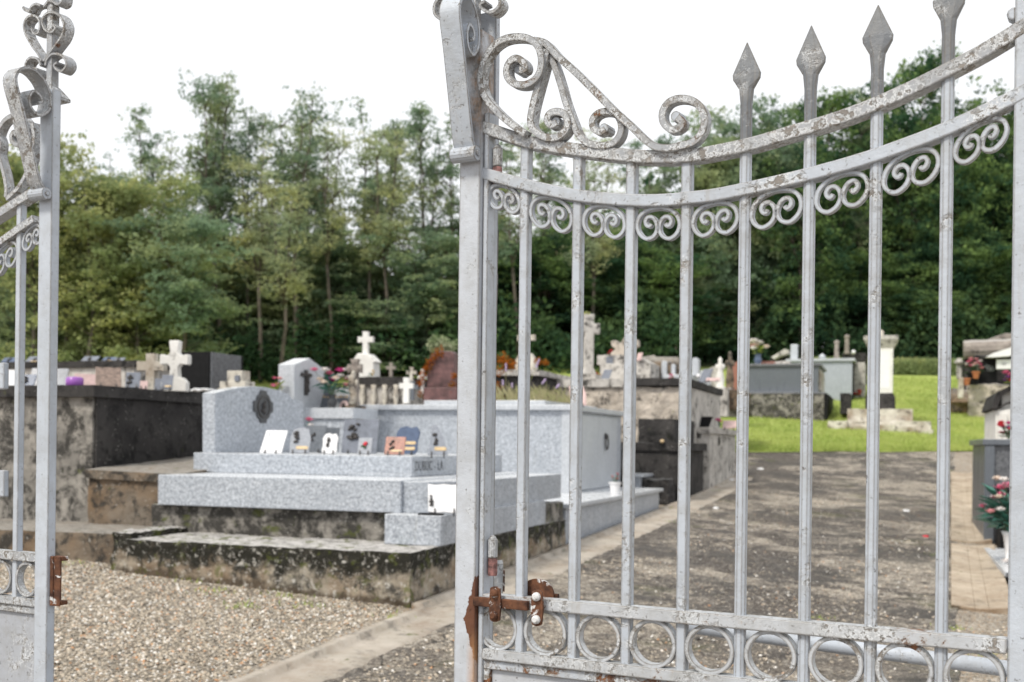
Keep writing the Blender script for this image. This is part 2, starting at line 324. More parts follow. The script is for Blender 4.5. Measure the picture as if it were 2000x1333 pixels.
def pathmat():
    t = NT('worn_asphalt'); t.co = t.n('NewGeometry').outputs['Position']
    v = t.n('SeparateXYZ', i0=t.vor(62, 'Color')).outputs[0]
    c = t.mix(t.rmp(v, .2, .9), (.055, .045, .036), (.165, .135, .11)); c = t.mix(t.rmp(v, .88, .93), c, (.55, .50, .43))
    br = t.noise(.62, 14, .78, dist=.3)
    c = t.mix(t.mth('MULTIPLY', t.rmp(br, .48, .55, 0, 1.), t.rmp(t.noise(6, 8, .75), .36, .48)), c, t.mix(t.rmp(v, .25, .75), (.24, .19, .145), (.78, .70, .58)))
    yy = t.n('SeparateXYZ', i0=t.co).outputs[1]
    c = t.mix(t.mth('MULTIPLY', t.rmp(yy, 10.5, 5.5), t.rmp(t.noise(1.9, 10, .75), .38, .55, 0, .85)), c, t.mix(t.rmp(v, .2, .8), (.15, .12, .095), (.50, .44, .36)))
    b2 = t.noise(1.1, 12, .80, dist=.3); c = t.mix(t.rmp(b2, .50, .60, 0, .8), c, (.045, .037, .030))
    cr_ = t.vor(.55, 'Distance', feature='DISTANCE_TO_EDGE', co=t.n('VectorMath', operation='ADD', i0=t.co, i1=t.n('TexNoise', Vector=t.co, Scale=2.2, Detail=6).outputs[1]).outputs[0])
    c = t.mix(t.rmp(cr_, .012, .003, 0, .8), c, (.022, .018, .014))
    c = t.mix(t.mth('MULTIPLY', t.rmp(t.noise(.7, 6, .7), .58, .66), .55), c, (.10, .105, .025))
    t.col(c); t.bump(t.mth('ADD', t.vor(62), t.mth('ADD', t.mth('MULTIPLY', b2, 2.5), t.mth('MULTIPLY', br, -2.))), 1., .03); return t.rgh(t.rmp(b2, .45, .6, .8, .42), .5)
def grassmat():
    t = NT('lawn'); t.co = t.n('NewGeometry').outputs['Position']
    c = t.mix(t.rmp(t.noise(.8, 8, .7), .35, .65), (.32, .41, .10), (.50, .57, .17)); c = t.mix(t.rmp(t.noise(2.5, 10, .75), .55, .72, 0, .8), c, (.58, .54, .20))
    c = t.mix(t.rmp(t.noise(14, 6, .8), .45, .7, 0, .6), c, (.17, .27, .05))
    p = t.n('SeparateXYZ', i0=t.co).outputs[1]; f = t.rmp(p, 54, 57); c = t.mix(f, c, (.035, .045, .02))  # forest floor tone, darkened to paint in the shade under the wood
    t.col(c); t.bump(t.noise(30, 6, .8), 1, .05); return t.rgh(.9, .15)
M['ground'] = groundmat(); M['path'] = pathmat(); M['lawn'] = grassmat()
def stonesmat():
    t = NT('gravel_stones'); r = t.n('NewGeometry').outputs['Random Per Island']
    c = t.mix(t.rmp(r, 0, .45), (.11, .10, .085), (.32, .275, .215)); c = t.mix(t.rmp(r, .45, .8), c, (.54, .46, .36)); c = t.mix(t.rmp(r, .86, .9), c, (.78, .75, .70)); c = t.mix(t.rmp(r, .965, .97), c, (.52, .28, .14))
    t.col(c); return t.rgh(.65, .35)
M['stones'] = stonesmat()

# ---------------- setting: ground, path, kerb, gutter, lawn ----------------
def terrain(name, xs, ys, dz, mat, wob=0):
    mb = MB(); nx, ny = len(xs), len(ys)
    for j, y in enumerate(ys):
        for i, x in enumerate(xs):
            X = x+(wob*math.sin(y*1.7+i)*math.cos(y*.9) if wob and i in (0, nx-1) else 0)
            mb.v.append((X, y, float(gz(X, y))+(dz(x, y) if callable(dz) else dz)))
    mb.f = [(j*nx+i, j*nx+i+1, (j+1)*nx+i+1, (j+1)*nx+i) for j in range(ny-1) for i in range(nx-1)]
    return tag(obj(name, mb, mat, smooth=True), kind='structure')
gx = sorted(set([-400, -200, -120, -80, -60, -45]+[round(x, 2) for x in np.arange(-36, 36.1, 1.5)]+[45, 60, 80, 120, 200, 400]))
gy = sorted(set([-60, -30, -15]+[round(y, 2) for y in np.arange(-6, 110, 1.5)]+[120, 140, 170, 220, 300, 400, 600]))
def gdz(x, y):
    d = 0
    return d
terrain('ground', gx, gy, 0, M['ground'])
mb = MB(); ny = 70; nx = 14
for j in range(ny):
    y = -3+j*.58; xa, xb = (-3.08 if y < 26.4 else -6.), .08+.0415*y+.03*math.sin(y*2.3)
    for i in range(nx): x = xa+(xb-xa)*i/(nx-1); mb.v.append((x, y, float(gz(x, y))+.012))
mb.f = [(j*nx+i, j*nx+i+1, (j+1)*nx+i+1, (j+1)*nx+i) for j in range(ny-1) for i in range(nx-1)]
tag(obj('path', mb, M['path'], smooth=True), kind='structure')
mb = MB()
ys = [30.8+i*.45 for i in range(80)]; nx = 60
for y in ys:
    for i in range(nx):
        x = -34+i*1.2
        yy = y+.62*max(-3, min(9, x+3.8))*max(0, (64-y)/34)+(random.uniform(-.15, .15) if y < 31 else 0)
        mb.v.append((x, yy, float(gz(x, yy))+.03))
mb.f = [(j*nx+i, j*nx+i+1, (j+1)*nx+i+1, (j+1)*nx+i) for j in range(len(ys)-1) for i in range(nx-1)]
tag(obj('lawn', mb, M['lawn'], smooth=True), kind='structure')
# kerb strip beside the path and the stone gutter on its other side
mb = MB(); K = []
for i in range(120):
    y = 3.2+i*.185; r = random.uniform(-.02, .02)
    K.append([(-3.56, y), (-3.30, y), (-3.16, y), (-3.06+r, y)])
K = []
for i in range(200):
    y = 3.2+i*.112; r = random.uniform(-.025, .025); xl = -3.47 if y < 8.0 else -3.56
    K.append([(xl+random.uniform(-.012, .012), y, .0), (xl+.01, y, .045), (xl+.085, y, .048), (xl+.10, y, .018), (-3.28, y, .02), (-3.16, y, .026), (-3.08+r, y, .022), (-3.055+r, y, .006)])
for row in K:
    for x, y, d in row: mb.v.append((x, y, float(gz(x, y))+d+random.uniform(-.004, .004)))
mb.f = [(8*j+i, 8*j+i+1, 8*j+9+i, 8*j+8+i) for j in range(199) for i in range(7)]
tag(obj('kerb_strip', mb, M['kerb'], smooth=True), kind='structure')
mb = MB(); y = 10.9
while y < 29.5:
    L_ = random.uniform(1.5, 2.1)
    if 16.3 < y+L_ < 18.2 and y < 16.3: L_ = 16.35-y
    for k, (xa, xb, za, zb) in enumerate(((.02, .22, .035, .012), (.22, .34, .012, .012), (.34, .55, .012, .04))):
        V = []
        for yy in (y, y+L_-.02):
            o_ = .0415*yy; g_ = float(gz(.3+o_, yy)); V += [(xa+o_, yy, g_+za+.02), (xb+o_, yy, g_+zb+.02), (xb+o_, yy, g_-.1), (xa+o_, yy, g_-.1)]
        mb.add(V, [(0, 1, 5, 4), (3, 2, 1, 0), (4, 5, 6, 7), (1, 2, 6, 5), (4, 7, 3, 0)])
    y += L_ if not 16.2 < y+L_ < 16.5 else L_+.5
M['gutter'] = concrete('gutter_stone', (.52, .44, .34), (.34, .27, .20), (.09, .07, .05), .42, .2, .5, brown=.25, top=(.56, .48, .38), topf=.4)
tag(obj('gutter', mb, M['gutter'], bevel=.006), kind='structure')

# ---------------- the iron gate ----------------
BE = math.radians(28.8); cb, sb = math.cos(BE), math.sin(BE)
GX, GY = -.114*cb-2.5*sb, -.114*sb+2.5*cb        # foot of the middle post in the gate frame (x along the gate, y away)
def gp(px, py, off=0.):
    cx = (px-1000)/F; cy = -(py-HY)/F; x = cx*cr-cy*sr; z = cx*sr+cy*cr
    lx, ly = x*cb-sb, x*sb+cb; k = (GY+off)/ly
    return Vector((lx*k, GY+off, EZ+z*k))
def gs(px, py=700, off=0.): return gp(px, py, off).x
def zx(P, ox, oy, sc_): return [(ox+a/sc_, oy+b/sc_) for a, b in P]
AY = (0, 1, 0)
def curve(P, n=7, off=0.): return catmull([gp(a, b, off) for a, b in P], n)
def gthing(name, label, cat, px, group=None): return thing(name, label, cat, (gs(px), GY, 0), group, rz=-BE)
def hexbolt(mb, c, r, d=.008): return mb.prism([(r*math.cos(i*math.pi/3), r*math.sin(i*math.pi/3)) for i in range(6)], c, (1, 0, 0), (0, 0, 1), (0, -d, 0))

# middle post with its bracket and finial
x0, x1 = gs(893, 700, -.028), gs(933, 700, -.028)
def postmat():
    m = paint('painted_post', (.53, .56, .61), .12, .2); t = NT.__new__(NT); t.m = m; t.t = m.node_tree; t.b = t.t.nodes['Principled BSDF']
    t.tc = t.t.nodes.new('ShaderNodeTexCoord'); t.co = t.tc.outputs['Object']
    old = t.b.inputs['Base Color'].links[0].from_socket; xyz = t.n('SeparateXYZ', i0=t.co)
    dz = t.mth('ABSOLUTE', t.mth('SUBTRACT', xyz.outputs[2], 1.315)); edge = t.rmp(xyz.outputs[0], x1-x0-.034, x1-x0, 0, 1)
    k = t.mth('ADD', t.mth('SUBTRACT', edge, t.mth('MULTIPLY', dz, 8.5)), t.mth('MULTIPLY', t.mth('SUBTRACT', t.noise(22, 8, .7), .5), 1.1))
    c = t.mix(t.rmp(k, .22, .25), old, t.mix(t.noise(30, 6), (.05, .018, .012), (.20, .08, .038)))
    k2 = t.mth('MULTIPLY', t.rmp(xyz.outputs[0], x1-x0-.022, x1-x0, 0, 1), t.mth('MULTIPLY', t.rmp(xyz.outputs[2], 1.30, 1.24), t.rmp(xyz.outputs[2], .9, 1.1)))
    c = t.mix(t.mth('MULTIPLY', k2, t.rmp(t.noise(9, 6, co=t.mapv(1, 1, .3)), .3, .6, .2, .8)), c, (.42, .22, .09)); k3 = t.mth('MULTIPLY', t.rmp(xyz.outputs[2], 2.28, 2.42), t.rmp(t.noise(14, 10, .78, co=t.mapv(1, 1, .5)), .42, .58, .1, .9)); c = t.mix(k3, c, t.mix(t.rmp(t.noise(40, 6, .7), .4, .6), (.10, .08, .06), (.33, .20, .11))); t.L(c, t.b.inputs['Base Color']); return m
post = thing('gate_post', 'light grey iron middle gate post with scroll bracket, red hinges and a rust patch', 'gate post', (x0, GY-.028, 0), rz=-BE)
obj('shaft', MB().box(x0, x1, GY-.028, GY+.030, 0, 2.60), postmat(), post, bevel=.003)
obj('back_shaft', MB().box(x0, x1+.002, GY+.032, GY+.05, 0, 2.66), M['paint_clean'], post, bevel=.002)
def bracket(xa, xb, dz, parent, k=1.3, mat='paint'):
    b = MB(); P = [(.012, 2.335), (.020*k, 2.36), (.036*k, 2.45), (.052*k, 2.54), (.064*k, 2.60), (.063*k, 2.628), (.050*k, 2.650), (.030*k, 2.652), (.012*k, 2.630), (.004, 2.595), (.006, 2.560), (.020*k, 2.536), (.036*k, 2.545), (.041*k, 2.572), (.034*k, 2.595), (.022*k, 2.590), (.018*k, 2.575), (.025*k, 2.566)]
    yf = GY-.028
    b.sweep(catmull([(xa+.024, yf-d, z+dz) for d, z in P], 5), (1, 0, 0), .050, .0075)
    obj('bracket', b, M[mat], parent)
    r = MB().tube([(xa-.006, yf-.018, 2.325+dz), (xa+.056, yf-.018, 2.325+dz)], .0165, 14).tube([(xa+.0565, yf-.018, 2.325+dz), (xa+.060, yf-.018, 2.325+dz)], .007, 8)
    obj('bracket_roll', r, M['paint'], parent, smooth=False)
FR = zx([(325, 440), (335, 400), (370, 365), (420, 368), (455, 400), (460, 440), (430, 475), (395, 462), (382, 435), (402, 420)], 0, 0, 3.332)
FL = zx([(296, 440), (285, 410), (262, 390), (222, 392), (197, 430), (200, 480), (235, 510), (270, 497), (268, 462), (243, 457)], 0, 0, 3.332)
HR = zx([(312, 410), (335, 380), (380, 320), (430, 250), (447, 180), (420, 118), (370, 93), (325, 110), (305, 155), (322, 205), (365, 222), (390, 195), (370, 172)], 0, 0, 3.332)
HL = zx([(300, 410), (283, 370), (240, 310), (196, 230), (188, 165), (220, 120), (268, 122), (290, 165), (280, 225), (248, 228), (236, 196)], 0, 0, 3.332)
TR = zx([(315, 60), (345, 22), (375, 25), (400, 42), (430, 25), (437, -20)], 0, 0, 3.332); TL = zx([(295, 50), (270, 40), (240, 52), (220, 85), (195, 80), (180, 60)], 0, 0, 3.332)
def finial(dx, dz, parent):
    sh = Vector((dx, 0, dz))
    for nm, P in (('finial_scroll', FR), ('finial_scroll', FL), ('heart_scroll', HR), ('heart_scroll', HL), ('finial_leaf', TR), ('finial_leaf', TL)):
        obj(nm, MB().sweep([p+sh for p in catmull([gp(a, b) for a, b in P], 6)], AY, .034, .0065), M['paint_dirty_backlit'], parent)
    a, b = gp(102, 190)+sh, gp(94, -60)+sh
    obj('finial_spine', MB().box(a.x-.012, a.x+.012, GY-.012, GY+.012, a.z, b.z), M['paint_dirty_backlit'], parent, bevel=.002)
    obj('post_cap', MB().box(a.x-.034, a.x+.034, GY-.034, GY+.034, a.z-.012, a.z-.004).box(a.x-.034, a.x+.034, GY-.034, GY+.034, a.z-.004, a.z+.026, top=(a.x-.014, a.x+.014, GY-.014, GY+.014)), M['paint_dirty_backlit'], parent)
bracket(x0, x1, 0, post)
mid_off = (x0+x1)/2-(gs(72, 700, -.028)+gs(97, 700, -.028))/2
finial(mid_off, -.075, post)
hx = gs(963, 300, .036)
for z_, in ((2.31,), (1.455,)):
    hq = x1+.0255; h = obj('hinge', MB().lathe([(.0095, -.075), (.0105, -.072), (.0105, -.038), (.0095, -.037)], (hq, GY+.004, z_+.03), 14), M['hinge'], post)
    obj('hinge_knuckle', MB().lathe([(.0095, -.036), (.0108, -.034), (.0108, .004), (.008, .006), (.006, .011), (.002, .013)], (hq, GY+.004, z_+.03), 14), M['paint_dirty_backlit'], h)

# closed leaf on the right
leaf = gthing('gate_leaf', 'closed iron gate leaf with spear tips, scrolls and rings right of middle post', 'gate', 940, 'gate leaves of the cemetery entrance')
bars = [1024, 1127, 1231, 1339, 1452, 1577, 1707, 1845]
bxs = [gs(p) for p in bars]
R1 = [(936, 247), (980, 262), (1032, 279), (1090, 290), (1149, 298), (1239, 308), (1300, 310), (1355, 307), (1400, 300), (1475, 284), (1550, 262), (1625, 240), (1700, 213), (1775, 180), (1850, 143), (1925, 103), (2000, 57), (2060, 18)]
R2 = [(936, 338), (980, 350), (1032, 364), (1090, 377), (1149, 387), (1239, 394), (1300, 394), (1355, 389), (1400, 384), (1475, 369), (1550, 352), (1625, 333), (1700, 311), (1775, 285), (1850, 256), (1925, 222), (2000, 185), (2060, 150)]
c1, c2 = curve(R1, 4), curve(R2, 4)
obj('top_rail', MB().sweep(c1, AY, .034, .027), M['paint_dirty_backlit'], leaf, bevel=.003)
obj('lower_curved_rail', MB().sweep(c2, AY, .034, .026), M['paint'], leaf, bevel=.003)
def zat(c, x):
    for a, b in zip(c, c[1:]):
        if a.x <= x <= b.x or b.x <= x <= a.x: return a.z+(b.z-a.z)*(x-a.x)/(b.x-a.x+1e-9)
    return c[-1].z if abs(x-c[-1].x) < abs(x-c[0].x) else c[0].z
XE = gs(1993); XS = gs(939)
obj('stile', MB().box(x1+.002, x1+.014, GY-.016, GY+.016, .12, 2.42), M['paint'], leaf, bevel=.002)
obj('end_stile', MB().box(XE-.014, XE+.026, GY-.016, GY+.020, .12, 2.78).tube([(XE-.016, GY-.012, 2.455), (XE-.016, GY+.012, 2.455)], .012, 10), M['paint_clean'], leaf, bevel=.003)
tips = {4: (85, 148, 192), 5: (52, 118, 165), 6: (12, 75, 125), 7: (-52, 4, 58)}
for i, x in enumerate(bxs):
    w_ = .0105; top = zat(c1, x) if i in tips else zat(c1, x)
    b = MB()
    def bar(z0, z1): b.add([], [])
    px = bars[i]
    if i in tips:
        tz, wz, nz = (gp(px, q).z for q in tips[i]); 
        V = []; rows = ((1.24, w_, w_), (1.40, w_, w_), (top, w_*1.0, w_), (nz-.012, .0106, .0095), (nz+.016, .0135, .009), (wz-.008, .0262, .0075), (wz+.002, .0272, .007), (tz, .0008, .0008))
        for z, a, d in rows: V += [(x-a, GY-d*.55, z), (x-a*.45, GY-d, z), (x+a*.45, GY-d, z), (x+a, GY-d*.55, z), (x+a, GY+d*.55, z), (x+a*.45, GY+d, z), (x-a*.45, GY+d, z), (x-a, GY+d*.55, z)]
        bm_, V = V, V[:24]; tipv = bm_[16:]; rows = rows[:3]; tp = MB(); q_ = 6
        tp.add(tipv, [tuple(range(8))[::-1], tuple(range(8*q_-8, 8*q_))]+[(8*r+j, 8*r+(j+1) % 8, 8*r+8+(j+1) % 8, 8*r+8+j) for r in range(q_-1) for j in range(8)])
    else:
        V = []; rows = ((1.24, w_, w_), (1.40, w_, w_), (top, w_, w_))
        for z, a, d in rows: V += [(x-a, GY-d*.8, z), (x-a*.8, GY-d, z), (x+a*.8, GY-d, z), (x+a, GY-d*.8, z), (x+a, GY+d*.8, z), (x+a*.8, GY+d, z), (x-a*.8, GY+d, z), (x-a, GY+d*.8, z)]
    k = len(rows); b.add(V, [tuple(range(8))[::-1], tuple(range(8*k-8, 8*k))]+[(8*r+j, 8*r+(j+1) % 8, 8*r+8+(j+1) % 8, 8*r+8+j) for r in range(k-1) for j in range(8)])
    bo = obj('bar', b, M['paint'], leaf)
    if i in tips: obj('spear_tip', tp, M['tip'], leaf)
CP = [(.335, .36), (.30, .42), (.235, .395), (.205, .30), (.26, .21), (.37, .215), (.455, .33), (.478, .49), (.40, .65), (.24, .715), (.09, .62), (.015, .44), (.05, .24), (.17, .09), (.33, .025), (.5, 0)]
CP = [((a if a > .30 else a), b) for a, b in CP]; CP = CP+[(1-a, b) for a, b in CP[-2::-1]]
def corn(xa, xb, rc, parent, y=GY, th=.0080, mat='paint'):
    w_ = xb-xa; P = [(xa+u*w_, y, zat(rc, xa+u*w_)-.014-v*w_*.92) for u, v in CP]
    obj('scroll_ring', MB().sweep(catmull(P, 3), AY, .014, th), M[mat], parent)
allx = [XS+.004]+bxs+[XE-.012]
for a, b in zip(allx, allx[1:]): corn(a+.0125, b-.0125, c2, leaf)
obj('ring_rail', MB().box(x1+.014, XE-.014, GY-.020, GY+.014, 1.346, 1.372), M['rail'], leaf, bevel=.003)
obj('ring_rail', MB().box(x1+.014, XE-.014, GY-.020, GY+.014, 1.229, 1.253), M['rail'], leaf, bevel=.003)
obj('panel_moulding', MB().box(x1+.014, XE-.014, GY-.012, GY+.010, 1.208, 1.2285).box(x1+.014, x1+.03, GY-.012, GY+.010, .15, 1.208), paint('painted_moulding', rust=1.15, dirt=.8), leaf, bevel=.002)
obj('bottom_panel', MB().box(x1+.0305, XE-.014, GY-.002, GY+.004, .15, 1.2075), M['panel'], leaf)
for a, b in zip(allx, allx[1:]):
    cx = (a+b)/2; r = min(.0465, (b-a)/2-.008)
    obj('ring', MB().sweep([(cx+r*math.cos(t*math.pi/18), GY, 1.2995+.0455*math.sin(t*math.pi/18)) for t in range(36)], AY, .022, .0085, closed=True), M['rail'], leaf)
S = [
 [(505, 372), (532, 368), (530, 342), (505, 318), (475, 315), (445, 345), (438, 395), (468, 440), (530, 450), (582, 425), (612, 378), (618, 310), (598, 248), (555, 212), (495, 202), (425, 213), (370, 250), (330, 305), (308, 370), (303, 440), (325, 510), (370, 570), (430, 628), (490, 675), (535, 705)],
 [(648, 265), (640, 310), (620, 390), (598, 470), (575, 560), (563, 640), (583, 690), (640, 722), (700, 722), (740, 692), (757, 645), (738, 603), (698, 590), (662, 603), (650, 636), (672, 660), (700, 645)],
 [(655, 280), (685, 350), (718, 450), (745, 545), (780, 640), (812, 712), (860, 752), (930, 765), (990, 752), (1025, 710), (1032, 655), (1008, 605), (960, 588), (912, 598), (883, 632), (888, 675), (922, 695), (950, 680)],
 [(575, 218), (640, 235), (700, 300), (800, 390), (900, 490), (1000, 590), (1080, 662), (1150, 730), (1205, 768), (1270, 778), (1340, 765), (1410, 742), (1452, 690), (1465, 620), (1440, 562), (1390, 528), (1330, 522), (1278, 542), (1247, 590), (1252, 645), (1292, 682), (1335, 672), (1350, 645), (1322, 618)]]
for k, P in enumerate(S):
    obj('big_scroll', MB().sweep(catmull([gp(a, b, (-.022, -.012, -.008, -.016)[k]) for a, b in zx(P, 830, 0, 2.667)], 5), AY, (.026, .028, .024, .022)[k], (.0145, .0150, .0135, .0145)[k]), M['paint_dirty_backlit'], leaf)
    e = gp(*zx([P[0]], 830, 0, 2.667)[0]) if k == 0 else gp(*zx([P[-1]], 830, 0, 2.667)[0])
    obj('scroll_end', MB().tube([(e.x, GY-.018, e.z), (e.x, GY+.018, e.z)], .0105, 9), M['paint'], leaf)
latch = obj('latch', MB().box(x1-.002, gs(1050), GY-.034, GY-.022, 1.346, 1.366), M['rust_bare'], leaf, bevel=.002)
for px, wht in ((968, .3), (1050, 1.0)):
    c = gp(px, 1182, -.036); cl = MB().prism([(.014*math.cos(a), .038*math.sin(a) if abs(math.sin(a)) < .5 else math.copysign(.027, math.sin(a))+.011*math.sin(a)) for a in [i*math.pi/10 for i in range(20)]], (c.x, GY-.0345, 1.355), (1, 0, 0), (0, 0, 1), (0, -.006, 0))
    k = obj('clamp', cl, M['rust'], latch)
    for dz in (.024, -.024): obj('bolt', MB().tube([(c.x, GY-.0405, 1.355+dz), (c.x, GY-.0465, 1.355+dz), (c.x, GY-.051, 1.355+dz)], [.0095, .009, .005], 12), rusty('bolt_%g_%d' % (dz, px), wht), k)
a, b = gs(1016), gs(1080)
obj('latch_plate', MB().prism([(a-x0, 1.37)]+[((a+b)/2-x0+(b-a)/2*math.cos(t*math.pi/12), 1.375+.034*math.sin(t*math.pi/12)) for t in range(12, -1, -1)]+[(b-x0, 1.37)], (x0, GY+.016, 0), (1, 0, 0), (0, 0, 1), (0, .006, 0)).box(gs(1005), gs(1085), GY+.0225, GY+.032, 1.352, 1.378), M['rust'], leaf)

# open leaf swung inwards behind the middle post (seen nearly edge-on)
OA = math.radians(91.2); ox, oy = (hx*math.cos(-BE)-(GY+.036)*math.sin(-BE)), (hx*math.sin(-BE)+(GY+.036)*math.cos(-BE))
lx, ly = ox*math.cos(OA)+oy*math.sin(OA), -ox*math.sin(OA)+oy*math.cos(OA)
oleaf = thing('gate_leaf', 'open iron gate leaf swung inward behind the middle post, seen edge-on', 'gate', (lx, ly, 0), 'gate leaves of the cemetery entrance', rz=OA)
obj('stile', MB().box(lx+.012, lx+.037, ly-.013, ly+.013, .12, 2.38), M['paint_dirty_backlit'], oleaf, bevel=.002)
obj('stile', MB().box(lx+1.20, lx+1.225, ly-.015, ly+.015, .12, 2.62), M['paint'], oleaf, bevel=.002)
for i in range(9): obj('bar', MB().box(lx+.14+i*.118, lx+.16+i*.118, ly-.008, ly+.008, 1.2, 2.25), M['paint'], oleaf, bevel=.002)
rr = [Vector((lx+.037+i*.116, ly, 2.17-.10*math.sin(i*math.pi/12)+.32*(i/10)**2)) for i in range(11)]
rr2 = [p+Vector((0, 0, -.1)) for p in rr]
obj('top_rail', MB().sweep(rr, AY, .030, .025), M['paint_dirty_backlit'], oleaf); obj('lower_curved_rail', MB().sweep(rr2, AY, .030, .025), M['paint_dirty_backlit'], oleaf)
for i in range(9): corn(lx+.05+i*.118, lx+.135+i*.118, rr2, oleaf, ly, mat='paint_dirty_backlit')
obj('ring_rail', MB().box(lx+.037, lx+1.2, ly-.012, ly+.012, 1.346, 1.37), M['paint'], oleaf, bevel=.002); obj('ring_rail', MB().box(lx+.037, lx+1.2, ly-.012, ly+.012, 1.229, 1.253), M['paint'], oleaf, bevel=.002)
obj('bottom_panel', MB().box(lx+.037, lx+1.2, ly-.003, ly+.003, .15, 1.2285), M['panel'], oleaf)
lk = obj('lock_case', MB().box(lx+1.10, lx+1.2, ly-.05, ly-.0155, 1.19, 1.315), M['paint_dirty_backlit'], oleaf, bevel=.003)
obj('keyhole_plate', MB().box(lx+1.13, lx+1.17, ly-.056, ly-.0505, 1.22, 1.285), M['rust'], lk)

# left gate leaf with its post
q0, q1 = gs(72, 700, -.028), gs(97, 700, -.028)
lpost = thing('gate_post', 'light grey iron gate post with heart-shaped finial at the left edge', 'gate post', (q0, GY-.028, 0), rz=-BE)
obj('shaft', MB().box(q0, q1, GY-.028, GY+.0, 0, 2.665), M['paint_clean'], lpost, bevel=.003)
bracket(q0, q1, .045, lpost, 1.75, 'paint_dirty_backlit'); finial(0, 0, lpost)
st = obj('strike_plate', MB().box(q1+.001, q1+.014, GY-.02, GY+.010, 1.235, 1.372).box(q1+.0145, q1+.04, GY-.018, GY-.014, 1.235, 1.372).box(q1+.0145, q1+.042, GY-.0135, GY+.008, 1.238, 1.25).box(q1+.0145, q1+.042, GY-.0135, GY+.008, 1.36, 1.372), M['rust'], lpost, bevel=.002)
lleaf = gthing('gate_leaf', 'light grey iron gate leaf at the left edge of the picture, mostly cut off', 'gate', 40, 'gate leaves of the cemetery entrance')
L1 = curve([(-420, 700), (-250, 585), (-120, 500), (-50, 455), (0, 423), (43, 395), (74, 376)], 4); L2 = curve([(-420, 760), (-250, 650), (-120, 562), (-50, 515), (0, 480), (36, 455), (74, 429)], 4)
XL = gs(-420)
obj('top_rail', MB().sweep(L1, AY, .034, .025), M['paint_dirty_backlit'], lleaf); obj('lower_curved_rail', MB().sweep(L2, AY, .034, .021), M['paint_dirty_backlit'], lleaf)
lb = [gs(39)-i*.128 for i in range(5)]
for x in lb: obj('bar', MB().box(x-.0105, x+.0105, GY-.0105, GY+.0105, 1.24, zat(L1, x)), M['paint_clean'], lleaf, bevel=.003)
ax_ = [q0-.002]+lb
for a, b in zip(ax_, ax_[1:]):
    corn(b+.0125, a-.008, L2, lleaf); cx = (a+b)/2; r = min(.047, (a-b)/2-.009)
    obj('ring', MB().sweep([(cx+r*math.cos(t*math.pi/18), GY, 1.2995+.0455*math.sin(t*math.pi/18)) for t in range(36)], AY, .022, .0085, closed=True), M['paint_dirty_backlit'], lleaf)
obj('ring_rail', MB().box(XL, q0-.001, GY-.018, GY+.014, 1.350, 1.376), M['paint_dirty_backlit'], lleaf, bevel=.003); obj('ring_rail', MB().box(XL, q0-.001, GY-.018, GY+.014, 1.224, 1.247), M['paint_dirty_backlit'], lleaf, bevel=.003)
obj('panel_moulding', MB().box(XL, q0-.001, GY-.012, GY+.010, 1.203, 1.2235), M['paint_dirty_backlit'], lleaf, bevel=.002)
obj('bottom_panel', MB().box(XL, q0-.001, GY-.002, GY+.004, .15, 1.2025), paint('flaking_sheet', (.42, .44, .48), .25, .5), lleaf)
for py in (735, 945):
    c = gp(8, py, -.02); obj('plate', MB().box(c.x-.035, c.x+.012, GY-.03, GY-.012, c.z-.038, c.z+.038), M['paint'], lleaf, bevel=.004)
for P in ([(130, 890), (112, 868), (95, 895), (105, 935), (140, 950), (185, 925), (205, 870), (190, 805), (150, 765), (100, 762), (45, 800), (10, 870), (0, 950), (20, 1040), (45, 1130), (60, 1210), (62, 1290)],
          [(300, 1205), (275, 1215), (255, 1250), (285, 1275), (305, 1250)], [(-160, 1330), (-120, 1100), (-70, 930), (-20, 870), (20, 930), (10, 1010), (-30, 1060), (-60, 1030)],
          [(62, 1300), (130, 1240), (190, 1140), (225, 1030), (242, 900), (230, 810)]):
    obj('big_scroll', MB().sweep(catmull([gp(a, b) for a, b in zx(P, 0, 0, 3.332)], 5), AY, .026, .013), M['paint_dirty_backlit'], lleaf)
# pipe barrier just inside
pa = Vector((.155*4.15, 4.15, 1.7-.1605*4.15)); pb = Vector((.455*3.28, 3.28, 1.7-.1965*3.28))
t = thing('pipe_barrier', 'light grey painted steel pipe running low behind the closed gate leaf', 'barrier', (pa.x, pa.y, 0), rz=0)
obj('rail', MB().tube([pa, pb], .024, 16), M['paint_clean'], t, smooth=True)
obj('upright', MB().tube([(pb.x, pb.y, -.1), (pb.x, pb.y, pb.z-.02)], .02, 12), M['paint_clean'], t, smooth=True)
obj('upright', MB().tube([(pa.x+.005, pa.y, 0), (pa.x+.005, pa.y, pa.z-.02)], .012, 12), M['paint_clean'], t, smooth=True)

# ---------------- helpers for graves ----------------
def g0(X, Y): return float(gz(X, Y))
def cross(mb, c, h, w, aw, th, flare=0., yaw=0., arm=.68, foot=0.):      # latin cross, arms along x (rotated yaw)
    a = aw/2; fl = a*(1+flare); z = h*arm
    P = [(-a-foot, 0), (a+foot, 0), (a, foot*2+.001), (a, z-a), (w/2-fl*.8, z-a), (w/2, z-fl), (w/2, z+fl), (w/2-fl*.8, z+a), (a, z+a), (a, h-fl*.8), (fl, h), (-fl, h), (-a, h-fl*.8), (-a, z+a), (-w/2+fl*.8, z+a), (-w/2, z+fl), (-w/2, z-fl), (-w/2+fl*.8, z-a), (-a, z-a), (-a, foot*2+.001)]
    u = Vector((math.cos(yaw), math.sin(yaw), 0)); n = Vector((-math.sin(yaw), math.cos(yaw), 0))
    return mb.prism(P, Vector(c)-n*th/2, u, (0, 0, 1), n*th)
PQ_N = {}
